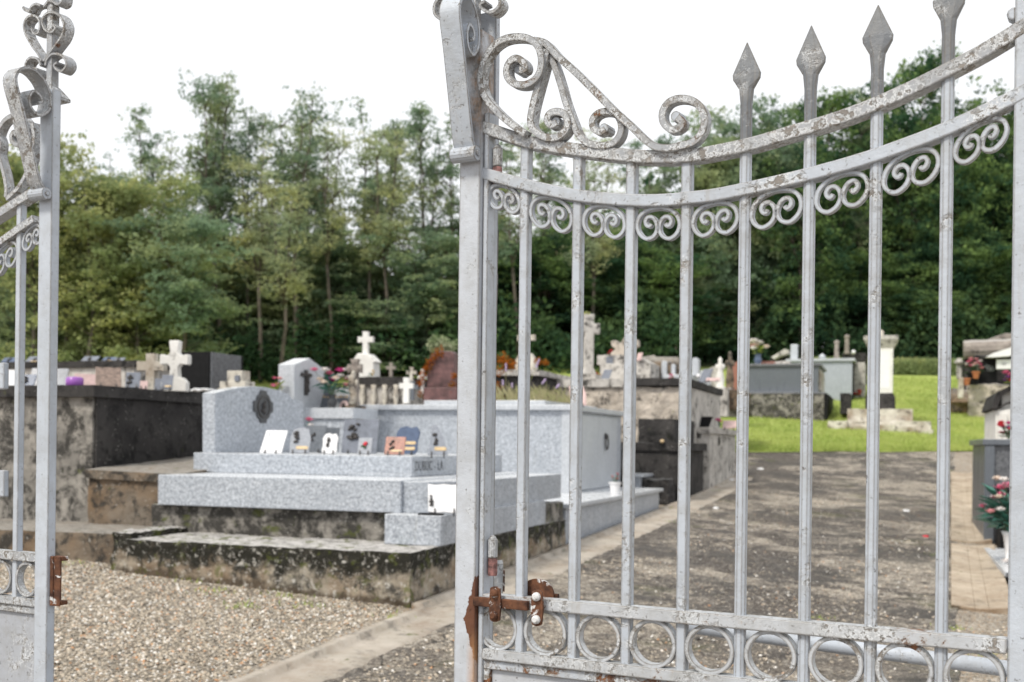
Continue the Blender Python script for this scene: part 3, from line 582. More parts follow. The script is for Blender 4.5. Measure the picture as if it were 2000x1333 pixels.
def plaque(label, px, py, Y, w, h, mat, lean=.35, yaw=0., shape=None, deco=None, name='memorial_plaque', cat='plaque', group='memorial plaques on the graves', labels=0, th=.018, roll=0.):
    c = at(px, py, Y); u = Vector((math.cos(yaw), math.sin(yaw), 0)); n = Vector((-math.sin(yaw), math.cos(yaw), 0))
    v = (Vector((0, 0, 1))*math.cos(lean)+n*math.sin(lean)); nn = (n*math.cos(lean)-Vector((0, 0, 1))*math.sin(lean))
    u2 = (u*math.cos(roll)+v*math.sin(roll)); v = (v*math.cos(roll)-u*math.sin(roll)); u = u2
    P = shape or [(-.5, 0), (.5, 0), (.5, 1), (-.5, 1)]
    t = thing(name, label, cat, tuple(c), group); o = c+Vector((0, 0, .012))
    obj('slab', MB().prism([(a*w, b*h) for a, b in P], o, u, v, nn*th), M[mat], t, bevel=.002)
    for s in (-.3, .3):
        ft = MB()
        f0 = o+u*(s*w)-nn*.012; ft.sweep([f0+v*.03, f0-v*.006, f0-v*.01+nn*.04, f0+nn*.07-v*.012], u, .012, .006)
        obj('foot', ft, M['bronze'], t)
    if deco:
        kind, dx, dy, r = deco; m = MB(); q = o+u*(dx*w)+v*(dy*h)-nn*.004
        if kind in ('figure', 'flower'):
            for i in range(11):
                a = random.uniform(-.5, .5)*r*(.5 if kind == 'figure' else 1); b_ = random.uniform(-1, 1)*r
                m.blob(q+u*a+v*b_, r*random.uniform(.22, .4), .6, 7, 4, .3)
            obj('relief', m, M['bronze'], t, smooth=True)
        if kind == 'rose':
            for i in range(7): m.blob(q+u*random.uniform(-.3, .3)*r+v*random.uniform(-.3, .4)*r-nn*.005, r*.4, .8, 7, 4, .25)
            obj('rose', m, M['red'], t, smooth=True)
            obj('rose_leaf', MB().blob(q-v*r*.9, r*.5, .5, 6, 4, .3).blob(q-v*r*.5-u*r*.6, r*.4, .5, 6, 4, .3), M['stem'], t)
        if kind == 'book': obj('ribbon', m.sweep(catmull([q+v*.06-u*.02, q+v*.02-u*.0, q-v*.03+u*.02], 4), nn, .003, .008), M['slate'], t)
    for i in range(labels):
        q = o+u*(.12*w)+v*((.14+.2*i)*h)-nn*.006
        obj('gilt_label', MB().prism([(-.26*w, 0), (.26*w, 0), (.3*w, .05*h), (.26*w, .11*h), (-.26*w, .11*h), (-.3*w, .05*h)], q, u, v, nn*.004), M['gold'], t)
    return t
def blossom(mb, c, r):
    for ring, (n, rr, el) in enumerate(((6, 1., .2), (5, .75, .65), (3, .42, 1.1))):
        a0 = random.uniform(0, 6)
        for i in range(n):
            a = a0+i*2*math.pi/n; d = Vector((math.cos(a)*math.cos(el), math.sin(a)*math.cos(el), math.sin(el)))
            s = Vector((-math.sin(a), math.cos(a), 0)); tilt = Vector(c)
            mb.add([tilt, tilt+d*r*rr*.55+s*r*.42, tilt+d*r*rr+Vector((0, 0, r*.25)), tilt+d*r*rr*.55-s*r*.42], [(0, 1, 2, 3)])
    mb.blob(Vector(c)+Vector((0, 0, r*.25)), r*.45, .8, 6, 4, .2)
def bouquet(label, base, size, cols, n=9, vase=None, vh=.16, vr=.05, vmat='gunmetal', name='flower_vase', cat='flowers', group=None, br=.035, droop=.2, leaf='leafg', spread=1.):
    t = thing(name, label, cat, tuple(base), group); z0 = 0
    if vase == 'urn': obj('vase', MB().lathe([(vr*.6, 0), (vr*.75, .01), (vr*1.05, vh*.35), (vr*1.1, vh*.5), (vr*.75, vh*.78), (vr*.72, vh*.85), (vr*1.15, vh), (vr*.9, vh-.004), (vr*.6, vh*.8)], base, 18), M[vmat], t, smooth=True); z0 = vh
    if vase == 'pot': obj('pot', MB().lathe([(vr*.7, 0), (vr*.9, vh*.85), (vr*1.05, vh*.86), (vr*1.08, vh), (vr*.95, vh), (vr*.9, vh*.9)], base, 18), M[vmat], t, smooth=False); z0 = vh
    if vase == 'goblet': obj('vase', MB().lathe([(vr*1.1, 0), (vr*1.0, .012), (vr*.6, .03), (vr*.65, vh*.4), (vr*.95, vh*.85), (vr*1.25, vh), (vr*1.1, vh)], base, 20), M[vmat], t, smooth=True); z0 = vh
    b = Vector(base)+Vector((0, 0, z0)); st = MB(); lf = MB()
    for i in range(n):
        a = random.uniform(0, 2*math.pi); rr = size*.5*math.sqrt(random.random())*spread; hz = size*(random.uniform(.35, 1.)-droop*rr/size)
        p = b+Vector((rr*math.cos(a), rr*math.sin(a), hz)); m = MB(); blossom(m, p, br*random.uniform(.8, 1.2))
        obj('blossom', m, M[cols[i % len(cols)]], t)
        st.tube([b-Vector((0, 0, vh*.3 if z0 else 0)), b+(p-b)*.5+Vector((0, 0, .03)), p], .0035, 5)
    for i in range(n*3):
        a = random.uniform(0, 2*math.pi); L_ = size*random.uniform(.25, .6); d = Vector((math.cos(a), math.sin(a), random.uniform(.0, 1.2))).normalized(); s = d.cross(Vector((0, 0, 1))).normalized()*L_*.16
        q = b+d*L_*.3+Vector((0, 0, random.uniform(0, size*.4))); lf.add([q, q+d*L_*.5+s, q+d*L_-Vector((0, 0, L_*.2)), q+d*L_*.5-s], [(0, 1, 2, 3)])
    obj('stems', st, M['stem'], t); obj('leaves', lf, M[leaf], t); return t
def vault(label, X0, X1, Y0, Y1, z0, z1, mat, capmat=None, cap=.08, over=.04, group='graves left of the path', rough=None, name='grave_vault', cat='grave', panel=False, bevel=.006):
    t = thing(name, label, cat, (X0, Y0, z0), group)
    obj('walls', MB().box(X0, X1, Y0, Y1, z0-.3, z1-cap), M[mat], t, bevel=bevel, rough=rough)
    obj('cap_slab', MB().box(X0-over, X1+over, Y0-over, Y1+over, z1-cap+.001, z1), M[capmat or mat], t, bevel=.006, rough=rough)
    return t
GL = 'graves left of the path'; GR = 'graves right of the path'; GF = 'graves at the far left row'

# ---------------- the name-bearing family grave in front ----------------
XR = -3.58
t = thing('family_grave', 'stepped grey granite grave with arched headstone and mossy concrete base, nearest the gate', 'grave', (-6.3, 8.04, .5), GL)
def fbox(x0, x1, y0, y1, z0f, z1, top=None): return MB().box(x0, x1, y0, y1, z0f, z1, top)
obj('base_course', MB().box(-6.22, XR, 8.04, 12.38, 0, .835), M['conc_base'], t, rough=(6, .045, .16))
obj('corner_pier', MB().box(-6.42, -6.225, 8.10, 9.6, .1, .885), M['conc_base'], t, rough=(5, .07, .12))
obj('plinth', MB().box(-6.62, -4.10, 8.92, 12.3, .80, 1.082).box(-4.10, XR-.02, 11.62, 12.36, .80, 1.04), M['conc'], t, rough=(6, .04, .13))
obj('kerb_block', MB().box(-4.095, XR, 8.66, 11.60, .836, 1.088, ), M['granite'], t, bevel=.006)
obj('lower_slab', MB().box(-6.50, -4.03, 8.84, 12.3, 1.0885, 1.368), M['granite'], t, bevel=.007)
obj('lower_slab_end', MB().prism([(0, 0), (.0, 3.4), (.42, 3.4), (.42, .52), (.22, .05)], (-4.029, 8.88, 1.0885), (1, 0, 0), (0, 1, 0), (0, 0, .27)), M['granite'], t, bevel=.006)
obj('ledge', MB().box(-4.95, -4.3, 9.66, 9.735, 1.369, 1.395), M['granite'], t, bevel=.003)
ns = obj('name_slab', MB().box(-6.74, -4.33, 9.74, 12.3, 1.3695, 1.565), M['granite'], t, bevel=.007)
hp = [onx(x, y, -6.60) for x, y in ((420, 881), (420, 768), (424, 767), (444, 762), (470, 757), (497, 755), (520, 757), (545, 763), (565, 771), (569, 778), (592, 786), (592, 868))]
zb = 1.566; pts = [(p.y, p.z-zb) for p in hp]; pts[0] = (pts[0][0], 0); pts[-1] = (pts[-1][0], 0)
hd = obj('headstone', MB().prism(pts, (-6.60, 0, zb), (0, 1, 0), (0, 0, 1), (-.15, 0, 0)), M['granite'], t, bevel=.005)
mc = onx(513, 795, -6.60); s = .96
q = [(a*s*1.3, b*s) for a, b in ((-.05, .185), (.05, .185), (.055, .15), (.10, .12), (.115, .07), (.16, .055), (.16, -.055), (.115, -.07), (.10, -.12), (.055, -.15), (.05, -.185), (-.05, -.185), (-.055, -.15), (-.10, -.12), (-.115, -.07), (-.16, -.055), (-.16, .055), (-.115, .07), (-.10, .12), (-.055, .15))]
md = obj('medallion', MB().prism(q, (-6.599, mc.y, mc.z), (0, 1, 0), (0, 0, 1), (.014, 0, 0)), M['gunmetal'], hd, bevel=.003)
m = MB(); m.sweep([Vector((-6.583, mc.y+.12*math.cos(a), mc.z+.115*math.sin(a))) for a in [i*math.pi/12 for i in range(24)]], (1, 0, 0), .01, .014, closed=True)
for i in range(9): m.blob((-6.58, mc.y+random.uniform(-.03, .03), mc.z-.06+i*.014), .024-.001*i, 1, 7, 4, .25)
obj('medallion_portrait', m, M['bronze'], md, smooth=True)
n0 = onx(811, 918, -4.33); cy0 = n0.y
for word in ('DUBUC', '-', 'LA'):
    fc = bpy.data.curves.new('engraved_name', 'FONT'); fc.body = word; fc.size = .135; fc.extrude = .001; fc.space_character = 1.12; fc.align_x = 'LEFT'
    to = bpy.data.objects.new('tmp', fc); COL.objects.link(to); bpy.context.view_layer.update()
    me = bpy.data.meshes.new_from_object(to.evaluated_get(bpy.context.evaluated_depsgraph_get())); COL.objects.unlink(to)
    e = MB(); xs_ = [v.co.x for v in me.vertices]
    for v in me.vertices: e.v.append((-4.3275+v.co.z, cy0+(v.co.x-min(xs_))*.85, 1.425+v.co.y))
    e.f = [tuple(p.vertices) for p in me.polygons]; cy0 += (max(xs_)-min(xs_))*.85+.06
    obj('engraved_name' if word != '-' else 'engraved_dash', e, M['gunmetal'], ns)

# ---------------- big granite vault and its plinth ----------------
t = thing('granite_vault', 'large pale grey granite vault with a bronze ring on its end, beside the path', 'grave', (-7.7, 15.17, .9), GL)
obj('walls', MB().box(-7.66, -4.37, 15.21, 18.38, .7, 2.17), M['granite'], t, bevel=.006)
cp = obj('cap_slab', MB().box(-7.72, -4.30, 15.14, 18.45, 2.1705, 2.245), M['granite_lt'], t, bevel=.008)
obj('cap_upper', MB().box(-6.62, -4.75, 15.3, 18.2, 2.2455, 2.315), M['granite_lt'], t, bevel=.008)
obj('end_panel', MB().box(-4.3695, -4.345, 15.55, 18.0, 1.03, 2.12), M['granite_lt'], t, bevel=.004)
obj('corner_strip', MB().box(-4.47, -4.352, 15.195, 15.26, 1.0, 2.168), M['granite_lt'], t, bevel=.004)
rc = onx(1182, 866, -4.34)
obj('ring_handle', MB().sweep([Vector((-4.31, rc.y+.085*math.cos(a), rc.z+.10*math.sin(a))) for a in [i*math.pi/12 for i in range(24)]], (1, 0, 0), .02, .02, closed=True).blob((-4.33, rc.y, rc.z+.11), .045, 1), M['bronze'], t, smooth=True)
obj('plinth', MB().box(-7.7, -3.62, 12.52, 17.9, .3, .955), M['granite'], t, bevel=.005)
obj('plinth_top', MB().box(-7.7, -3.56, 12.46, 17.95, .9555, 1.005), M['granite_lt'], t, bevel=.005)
a = at(1241, 925, 19.0); b = at(1262, 958, 19.0)
obj('end_step', MB().box(-4.30, b.x, 18.5, 19.3, .6, a.z-.05), M['granite'], t, bevel=.005); obj('end_step_top', MB().box(-4.30, b.x+.06, 18.45, 19.35, a.z-.0495, a.z), M['granite_lt'], t, bevel=.004)
p = at(1201, 966, onz(1201, 966, 1.005).y)
bouquet('small white pot of red and green succulents on the granite plinth by the path', (p.x, p.y, 1.006), .13, ['petal_rose', 'petal_red'], 6, 'pot', .15, .075, 'porcelain', name='potted_plant', cat='plant pot', br=.018, leaf='stem') if 0 else None
for nm in ('pinkl', 'pink', 'magenta', 'cream', 'blossomw', 'red', 'rose', 'yellow', 'violet', 'orange', 'lilac'): M[nm] = M['petal_'+nm] if 'petal_'+nm in M else M[nm]
bouquet('small white pot of red and green plants on the granite plinth by the path', (p.x, p.y, 1.006), .13, ['rose', 'red'], 6, 'pot', .17, .085, 'porcelain', name='potted_plant', cat='plant pot', br=.02, leaf='stem')

# ---------------- left concrete vault with wall and broken footing ----------------
vx, vy = -7.70, 9.40
t = thing('grave_vault', 'dark stained concrete vault with overhanging cap behind the left gate post', 'grave', (vx, vy, .7), GL)
obj('walls', MB().box(-12, vx-.03, vy+.03, 11.26, .3, 2.115), M['conc_left'], t, rough=(5, .02, .3))
obj('side_facing', MB().box(vx-.03, vx+.0, vy+.06, 11.26, .6, 2.114), M['conc_black'], t, rough=(4, .012, .3))
obj('cap_slab', MB().box(-12.1, vx+.05, vy-.05, 11.30, 2.116, 2.235), M['conc_black'], t, rough=(5, .012, .3))
obj('footing', MB().box(-12, -6.43, 8.32, 9.5, .2, .845), M['conc_brown'], t, rough=(6, .035, .25))
t = thing('low_wall', 'low brown concrete wall with sloping coping between the dark vault and granite grave', 'wall', (-7.6, 9.3, .8))
obj('wall', MB().box(-7.66, -6.60, 9.3, 11.6, .5, 1.30, top=(-7.66, -6.60, 9.3, 11.6)), M['conc_brown'], t, rough=(5, .03, .2))
obj('coping', MB().add([(-7.68, 9.26, 1.30), (-6.58, 9.26, 1.27), (-6.58, 12, 1.42), (-7.68, 12, 1.46), (-7.68, 9.26, 1.385), (-6.58, 9.26, 1.36), (-6.58, 12, 1.56), (-7.68, 12, 1.56)], [(3, 2, 1, 0), (4, 5, 6, 7), (0, 1, 5, 4), (1, 2, 6, 5), (2, 3, 7, 6), (3, 0, 4, 7)]), M['conc_brown'], t, rough=(5, .025, .2))

# things standing on the left vault (top z 2.235)
def ontop(px, Y, z=2.236): c = at(px, 800, Y); return (c.x, Y, z)
c = ontop(145, 9.75); solo('grave_candle', MB().lathe([(.07, 0), (.088, .012), (.092, .05), (.088, .092), (.07, .105), (.05, .106)], c, 20), M['purple'], 'round purple candle jar on the corner of the dark concrete vault', 'candle', c, smooth=True)
def vplaque(label, px, Y, w, h, mat, **k): c = ontop(px, Y); return plaque(label, px, HY-(c[2]-EZ)/1*F/1 if 0 else pyof(c), Y, w, h, mat, **k)
def proj(X, Y, Z):
    x, y = l2w(X, Y); z = Z-EZ; cx = (x*cr+z*sr)/y; cy = (-x*sr+z*cr)/y; return 1000+F*cx, HY-F*cy
def pyof(c): return proj(*c)[1]
BOOK = [(-.5, .02), (-.25, -.02), (0, .02), (.25, -.02), (.5, .02), (.5, 1), (.25, .96), (0, 1), (-.25, .96), (-.5, 1)]
vplaque('brown marble open-book plaque leaning back on the dark concrete vault', 212, 9.9, .26, .30, 'bookbrown', lean=.75, yaw=.7, shape=BOOK, th=.03)
vplaque('pale plaque seen edge-on just right of the purple candle jar', 170, 10.9, .24, .24, 'pinkish', lean=.5, yaw=.9)
vplaque('small plaque with yellow lichen edge between brown book and old white cross', 258, 10.1, .15, .19, 'slate', lean=.5, yaw=.5, deco=('flower', -.2, .5, .05))
vplaque('tiny pale plaque in front of the old white cross', 280, 10.4, .08, .10, 'pinkish', lean=.45, yaw=.5)
vplaque('small dark plaque with a gilt label in front of the white cross', 325, 10.5, .12, .18, 'slate', lean=.45, yaw=.45, labels=1)
vplaque('narrow dark plaque left of the gilt labelled one by the white cross', 309, 10.7, .09, .15, 'slate', lean=.45, yaw=.5)
vplaque('large grey plaque leaning behind the left gate post on the dark vault', 90, 10.6, .42, .30, 'slate', lean=.5, yaw=.4)
vplaque('grey flower-relief plaque at the far left on the dark vault', 45, 10.0, .22, .17, 'slate_blue', lean=.5, yaw=.2, deco=('flower', 0, .5, .05))
vplaque('pale plaque at the far left edge between the two gate bars', 16, 10.4, .16, .26, 'white', lean=.45, yaw=.6)
c = ontop(296, 10.9); solo('stone_cross', cross(MB(), c, .44, .34, .105, .09, .1, .1), M['marble_old'], 'old lichen-spotted white stone cross left of the clean white cross', 'cross', c, 'crosses standing on graves', bevel=.012)
c = ontop(338, 10.75); mb = MB(); z = c[2]
mb.prism([(-.15, 0), (.15, 0), (.15, .10), (.10, .155), (.055, .16), (.045, .27), (.075, .31), (.15, .30), (.17, .31), (.17, .41), (.15, .42), (.08, .40), (.045, .44), (.06, .56), (.05, .575), (-.05, .575), (-.06, .56), (-.045, .44), (-.08, .40), (-.15, .42), (-.17, .41), (-.17, .31), (-.15, .30), (-.075, .31), (-.045, .27), (-.055, .16), (-.10, .155), (-.15, .10)], (c[0], c[1], z), (.97, .2, 0), (0, 0, 1), (-.02, .10, 0))
solo('stone_cross', mb, M['marble'], 'clean white stone cross with stepped foot, beside black granite slab', 'cross', c, 'crosses standing on graves', bevel=.01)
# black upright slab and stepped white base behind
a, b = at(352, 688, 14.2), at(408, 780, 14.2)
t = thing('headstone', 'tall plain black granite headstone behind the clean white cross', 'headstone', (a.x, 14.2, b.z), 'headstones')
obj('slab', MB().box(a.x-.1, b.x, 14.2, 15.1, 1.2, a.z), M['black'], t, bevel=.005)
obj('edge_strip', MB().box(b.x+.0005, b.x+.03, 14.22, 15.0, 1.2, a.z-.01), M['granite_dark'], t, bevel=.004)
a = at(425, 722, 13.6); t = thing('headstone', 'small stepped white stone headstone rising behind the arched granite headstone', 'headstone', (a.x, 13.6, 1.5), 'headstones')
b = at(481, 757, 13.6); zz = [at(450, y, 13.6).z for y in (758, 745, 724)]
obj('block', MB().box(a.x, b.x, 13.6, 13.9, 1.2, zz[0]).box(a.x+.02, b.x-.03, 13.62, 13.88, zz[0]-.01, zz[1]).box(at(440, 740, 13.6).x, at(469, 740, 13.6).x, 13.64, 13.86, zz[1]-.01, zz[2]), M['marble_old'], t, bevel=.01)
obj('name_tablet', MB().box(at(458, 740, 13.6).x, at(466, 740, 13.6).x, 13.60, 13.637, zz[1]+.0, zz[1]+.08), M['slate'], t)
c = at(405, 766, 13.0); solo('open_book', MB().sweep([(c.x-.13, 12.9, c.z+.01), (c.x-.06, 12.9, c.z+.035), (c.x, 12.9, c.z+.015), (c.x+.07, 12.9, c.z+.035), (c.x+.14, 12.9, c.z+.02)], AY, .2, .02), M['white'], 'white open book ornament lying left of the arched granite headstone', 'ornament', tuple(c))
# row behind on the left
a = at(0, 706, 14.6)
vault('long low weathered vault behind the left vault, topped by a row of plaques', -16, at(262, 712, 14.6).x, 14.6, 17.4, 1.0, a.z-.02, 'conc_pale', 'conc_black', .10, .05, rough=(5, .03, .4))
zt = a.z-.019
for px, w_, mt, lb in ((12, .30, 'slate_blue', 'dark blue plaque at the far left edge on the long back vault'), (62, .34, 'slate', 'grey plaque with a gilt ornament behind the left gate post'), (170, .30, 'slate', 'slate plaque with white flowers on the long back vault'), (208, .24, 'slate_blue', 'dark plaque with a white label on the long back vault'), (228, .20, 'slate', 'rightmost grey plaque on the long back vault')):
    c = at(px, 700, 14.9); plaque(lb, px, proj(c.x, 14.9, zt)[1], 14.9, w_, w_*.55, mt, lean=.9, deco=('flower', 0, .5, .05), labels=1 if px in (62, 208) else 0)

# ---------------- peaked headstone on its small altar behind the family grave ----------------
XH = -8.05; fp = [onx(x, y, XH) for x, y in ((575, 832), (575, 712), (605, 700), (634, 722), (634, 832))]
t = thing('headstone_altar', 'pale grey peaked headstone with bronze crucifix above a small granite altar', 'headstone', (XH, fp[0].y, 1.5), 'headstones')
zt2 = at(640, 800, 13.4).z
pts = [(p.y, p.z) for p in fp]; pts[0] = (pts[0][0], 1.4); pts[-1] = (pts[-1][0], 1.4)
Lw = fp[0].y; xa = at(545, 720, Lw).x
obj('stone', MB().prism(pts, (XH, 0, 0), (0, 1, 0), (0, 0, 1), (xa-XH, 0, 0)), M['granite_lt'], t, bevel=.008)
k = onx(598, 726, XH+.01); m = MB(); u = (0, 1, 0)
m.prism([(-.04, -.36), (.04, -.36), (.04, -.22), (.03, -.10), (.16, -.09), (.13, -.04), (.03, -.05), (.04, 0), (-.04, 0), (-.03, -.05), (-.13, -.04), (-.16, -.09), (-.03, -.10), (-.04, -.22)], (XH+.001, k.y, k.z+.02), u, (0, 0, 1), (.025, 0, 0))
for i in range(7): m.blob((XH+.03, k.y+random.uniform(-.015, .015), k.z-.06-i*.035), .035, 1.1, 7, 4, .2)
obj('crucifix', m, M['bronze'], t, smooth=True)
ya = 14.3; a, b = at(588, 802, ya), at(690, 802, ya); z1, z2 = at(640, 797, ya).z, at(640, 818, ya).z
obj('altar', MB().box(a.x-.2, b.x-.03, ya+.04, 15.02, .9, z2), M['granite'], t, bevel=.005); obj('altar_top', MB().box(a.x-.2, b.x, ya, 15.1, z2+.0005, z1), M['granite_lt'], t, bevel=.006)
a2, b2 = at(616, 778, ya+.5), at(684, 778, ya+.5); z3 = at(640, 756, ya+.6).z
tb = obj('name_tablet', MB().add([(a2.x, ya+.45, z1), (b2.x, ya+.45, z1), (b2.x, ya+.85, z1), (a2.x, ya+.85, z1), (a2.x, ya+.62, z3), (b2.x, ya+.62, z3), (b2.x, ya+.7, z3), (a2.x, ya+.7, z3)], [(3, 2, 1, 0), (4, 5, 6, 7), (0, 1, 5, 4), (1, 2, 6, 5), (2, 3, 7, 6), (3, 0, 4, 7)]), M['granite_blue'], t, bevel=.003)
m = MB()
for i in range(15):
    if i in (7,): continue
    x = a2.x+.05+i*(b2.x-a2.x-.1)/15; m.box(x, x+.02, ya+.535, ya+.56, z1+.14, z1+.18+.01*(i % 3))
obj('gilt_lettering', m, M['gold'], tb)
c = at(648, 801, ya+.12)
bouquet('dark urn of pink, white and red artificial flowers on the small granite altar', (c.x, ya+.12, z1+.002), .42, ['pink', 'blossomw', 'magenta', 'cream', 'blossomw', 'rose', 'cream', 'pink', 'violet', 'blossomw', 'cream'], 17, 'urn', .19, .065, 'gunmetal', br=.075, spread=1.35, droop=.3)
c = at(541, 745, 13.9); bouquet('pink and white flowers peeping out left of the peaked headstone', (c.x+.02, 13.9, c.z-.15), .22, ['pink', 'blossomw', 'rose'], 6, None, br=.05, leaf='leafy')
c = at(603, 832, 12.6); bouquet('pink and white flower lying at the foot of the arched headstone', (c.x, 12.6, c.z-.04), .12, ['pink', 'blossomw', 'cream'], 5, None, br=.05)
plaque('small red and pink plaque at the left end of the granite altar', 597, 806, ya+.2, .14, .20, 'redplaque', lean=.35, yaw=.5)
plaque('small rounded reddish plaque at the right end of the granite altar', 669, 806, ya+.15, .13, .17, 'pinkish', lean=.35, shape=[(-.5, 0), (.5, 0), (.5, .7), (.3, .95), (0, 1), (-.3, .95), (-.5, .7)], deco=('flower', 0, .5, .04))

# ---------------- plaques on the name slab (top z 1.566) ----------------
def dplaque(label, px, py, w, h, mat, **k):
    Yp = 9.95; return plaque(label, px, py, k.pop('Y', Yp), w, h, mat, **k)
ROUND = [(-.42, 0), (.42, 0), (.5, .12), (.46, .5), (.5, .8), (.34, 1), (.1, .95), (-.1, 1.02), (-.36, .96), (-.5, .75), (-.45, .4), (-.5, .15)]
SHIELD = [(-.46, 0), (.46, 0), (.5, .55), (.36, .92), (.06, 1.0), (0, .93), (-.06, .98), (-.36, .9), (-.5, .6)]
z_s = 1.566; PS = 1.25
def sp(px, Y): c = at(px, 880, Y); return proj(c.x, Y, z_s)[1]
for lb, px, Y, w_, h_, mt, kw in (
 ('blank white book-shaped plaque leaning back, leftmost on the name slab', 528, 9.95, .165, .31, 'white', dict(lean=.95, shape=[(-.6, 0), (.6, 0), (.05, 1), (-1.15, 1)], deco=('book', -.8, .75, .04))),
 ('grey shield plaque with bronze bouquet, second from left on the name slab', 584, 10.0, .17, .22, 'plq', dict(lean=.35, yaw=.25, shape=SHIELD, deco=('figure', -.2, .62, .06), labels=1)),
 ('dark grey plaque with bronze spray behind the grey shield plaque', 610, 10.9, .20, .24, 'granite_blue', dict(lean=.25, deco=('flower', -.1, .6, .05))),
 ('plain dark grey square plaque behind the small white figure plaque', 638, 11.1, .21, .22, 'granite_blue', dict(lean=.15)),
 ('small white plaque with dark figure and black back, centre of the name slab', 642, 9.92, .125, .165, 'porcelain', dict(lean=.3, yaw=.15, shape=ROUND, deco=('figure', -.1, .55, .045))),
 ('large slate plaque with bronze flower spray, behind the red rose plaque', 700, 10.6, .31, .29, 'slate', dict(lean=.25, yaw=.1, deco=('flower', -.2, .65, .09))),
 ('small grey plaque with a red rose, in front of the large slate plaque', 711, 9.95, .11, .135, 'plq', dict(lean=.35, yaw=.2, deco=('rose', .0, .6, .04))),
 ('dark blue slate scroll plaque with two gilt labels behind the red marble one', 790, 10.5, .22, .235, 'slate_blue', dict(lean=.3, yaw=-.1, shape=ROUND, labels=2)),
 ('red marble plaque with bronze branch, in front of the blue slate plaque', 769, 9.98, .16, .145, 'redplaque', dict(lean=.35, yaw=.1, deco=('flower', -.15, .5, .045), labels=1)),
 ('pointed pale plaque with bronze figure, rightmost on the name slab', 855, 10.1, .16, .25, 'plq', dict(lean=.3, yaw=.35, shape=[(-.5, 0), (.5, 0), (.3, .55), (-.1, 1.0), (-.32, .95)], deco=('figure', -.12, .5, .06), labels=1))):
    plaque(lb, px, sp(px, Y), Y, w_*PS, h_*PS, mt, **kw)
t = plaque('large white open-book plaque leaning on the grave step beside the gate post', 868, proj(-3.85, 8.83, 1.09)[1], 8.80, .27, .26, 'white', lean=.45, yaw=.45, shape=BOOK, deco=('figure', -.38, .4, .05))
t = thing('black_foot_plate', 'thin black plate under the large white open-book plaque', 'plaque', (-3.75, 8.72, 1.09)); obj('plate', MB().box(-3.80, -3.60, 8.68, 8.78, 1.089, 1.103), M['black'], t)

# ---------------- row behind: crosses, dark vaults, red stone ----------------
def ps(px, py, Y): return at(px, py, Y)
Yr = 17.5
a, b = ps(700, 737, 19.6), ps(790, 790, 19.6)
vault('dark vault with pale peeling balusters and heavy black cap below the white cross', a.x, b.x, 19.6, 21.6, b.z, a.z, 'conc_pale', 'conc_black', .17, .06, rough=(5, .03, .3))
m = MB()
for i in range(4):
    x = a.x+.12+i*(b.x-a.x-.2)/3.3; m.lathe([(.05, 0), (.07, .06), (.03, .16), (.065, .30), (.04, .42), (.06, .52)], (x, 19.55, b.z-.15), 10)
tt = bpy.data.objects[[o.name for o in COL.objects if o.name.startswith('grave_vault')][-1]]
obj('balusters', m, M['marble_old'], tt, smooth=True)
zc = a.z
c = ps(714, 737, 20.0); h = ps(714, 648, 20.0).z-zc
t = thing('stone_cross', 'tall white stone cross on a tapering white pedestal above the balustered vault', 'cross', (c.x, 20.0, zc), 'crosses standing on graves')
zp = ps(714, 692, 20).z
obj('pedestal', MB().prism([(-.24, 0), (.24, 0), (.22, (zp-zc)*.62), (.27, (zp-zc)*.66), (.10, zp-zc), (-.13, zp-zc+.01), (-.24, (zp-zc)*.7), (-.2, (zp-zc)*.6)], (c.x+.0, 19.88, zc), (1, 0, 0), (0, 0, 1), (0, .3, 0)), M['marble'], t, bevel=.02)
obj('cross', cross(MB(), (c.x, 20.0, zp), h-(zp-zc), .31, .105, .10, .1, .1, arm=.64), M['marble'], t, bevel=.015)
c = ps(727, 735, 19.8); bouquet('small yellow flowers at the foot of the tall white cross pedestal', (c.x, 19.75, zc), .14, ['yellow'], 5, None, br=.03)
# brown statue cross
c = ps(693, 788, 14.6); zt_, zb_ = ps(693, 702, 14.6).z, c.z-.05; hh = zt_-zb_
t = thing('statue_cross', 'weathered brown stone cross with a draped pale figure in front, left of the white cross', 'statue', (c.x, 14.6, zb_), 'crosses standing on graves')
m = cross(MB(), (c.x, 14.6, zb_), hh, .20, .085, .10, .5, .1, arm=.80, foot=.02)
for ang in (0, math.pi/2, math.pi): m.blob((c.x+.085*math.cos(ang), 14.57, zb_+hh*.80+.085*math.sin(ang)), .045, 1, 8, 5, .15)
obj('cross', m, M['wood'], t, bevel=.01)
m = MB()
for i in range(16):
    f = i/15; m.blob((c.x+.02*math.sin(f*7)-.01, 14.53, zb_+hh*(.1+.55*f)), .055-.018*f, 1.1, 8, 5, .25)
m.blob((c.x+.01, 14.52, zb_+hh*.70), .03, 1.2); m.blob((c.x-.05, 14.54, zb_+hh*.58), .025, 2); m.blob((c.x+.05, 14.54, zb_+hh*.5), .025, 2)
obj('figure', m, M['marble_old'], t, smooth=True)
obj('foot', MB().box(c.x-.13, c.x+.1, 14.45, 14.75, zb_-.5, zb_+.01), M['conc_brown'], t, rough=(3, .02, .2))
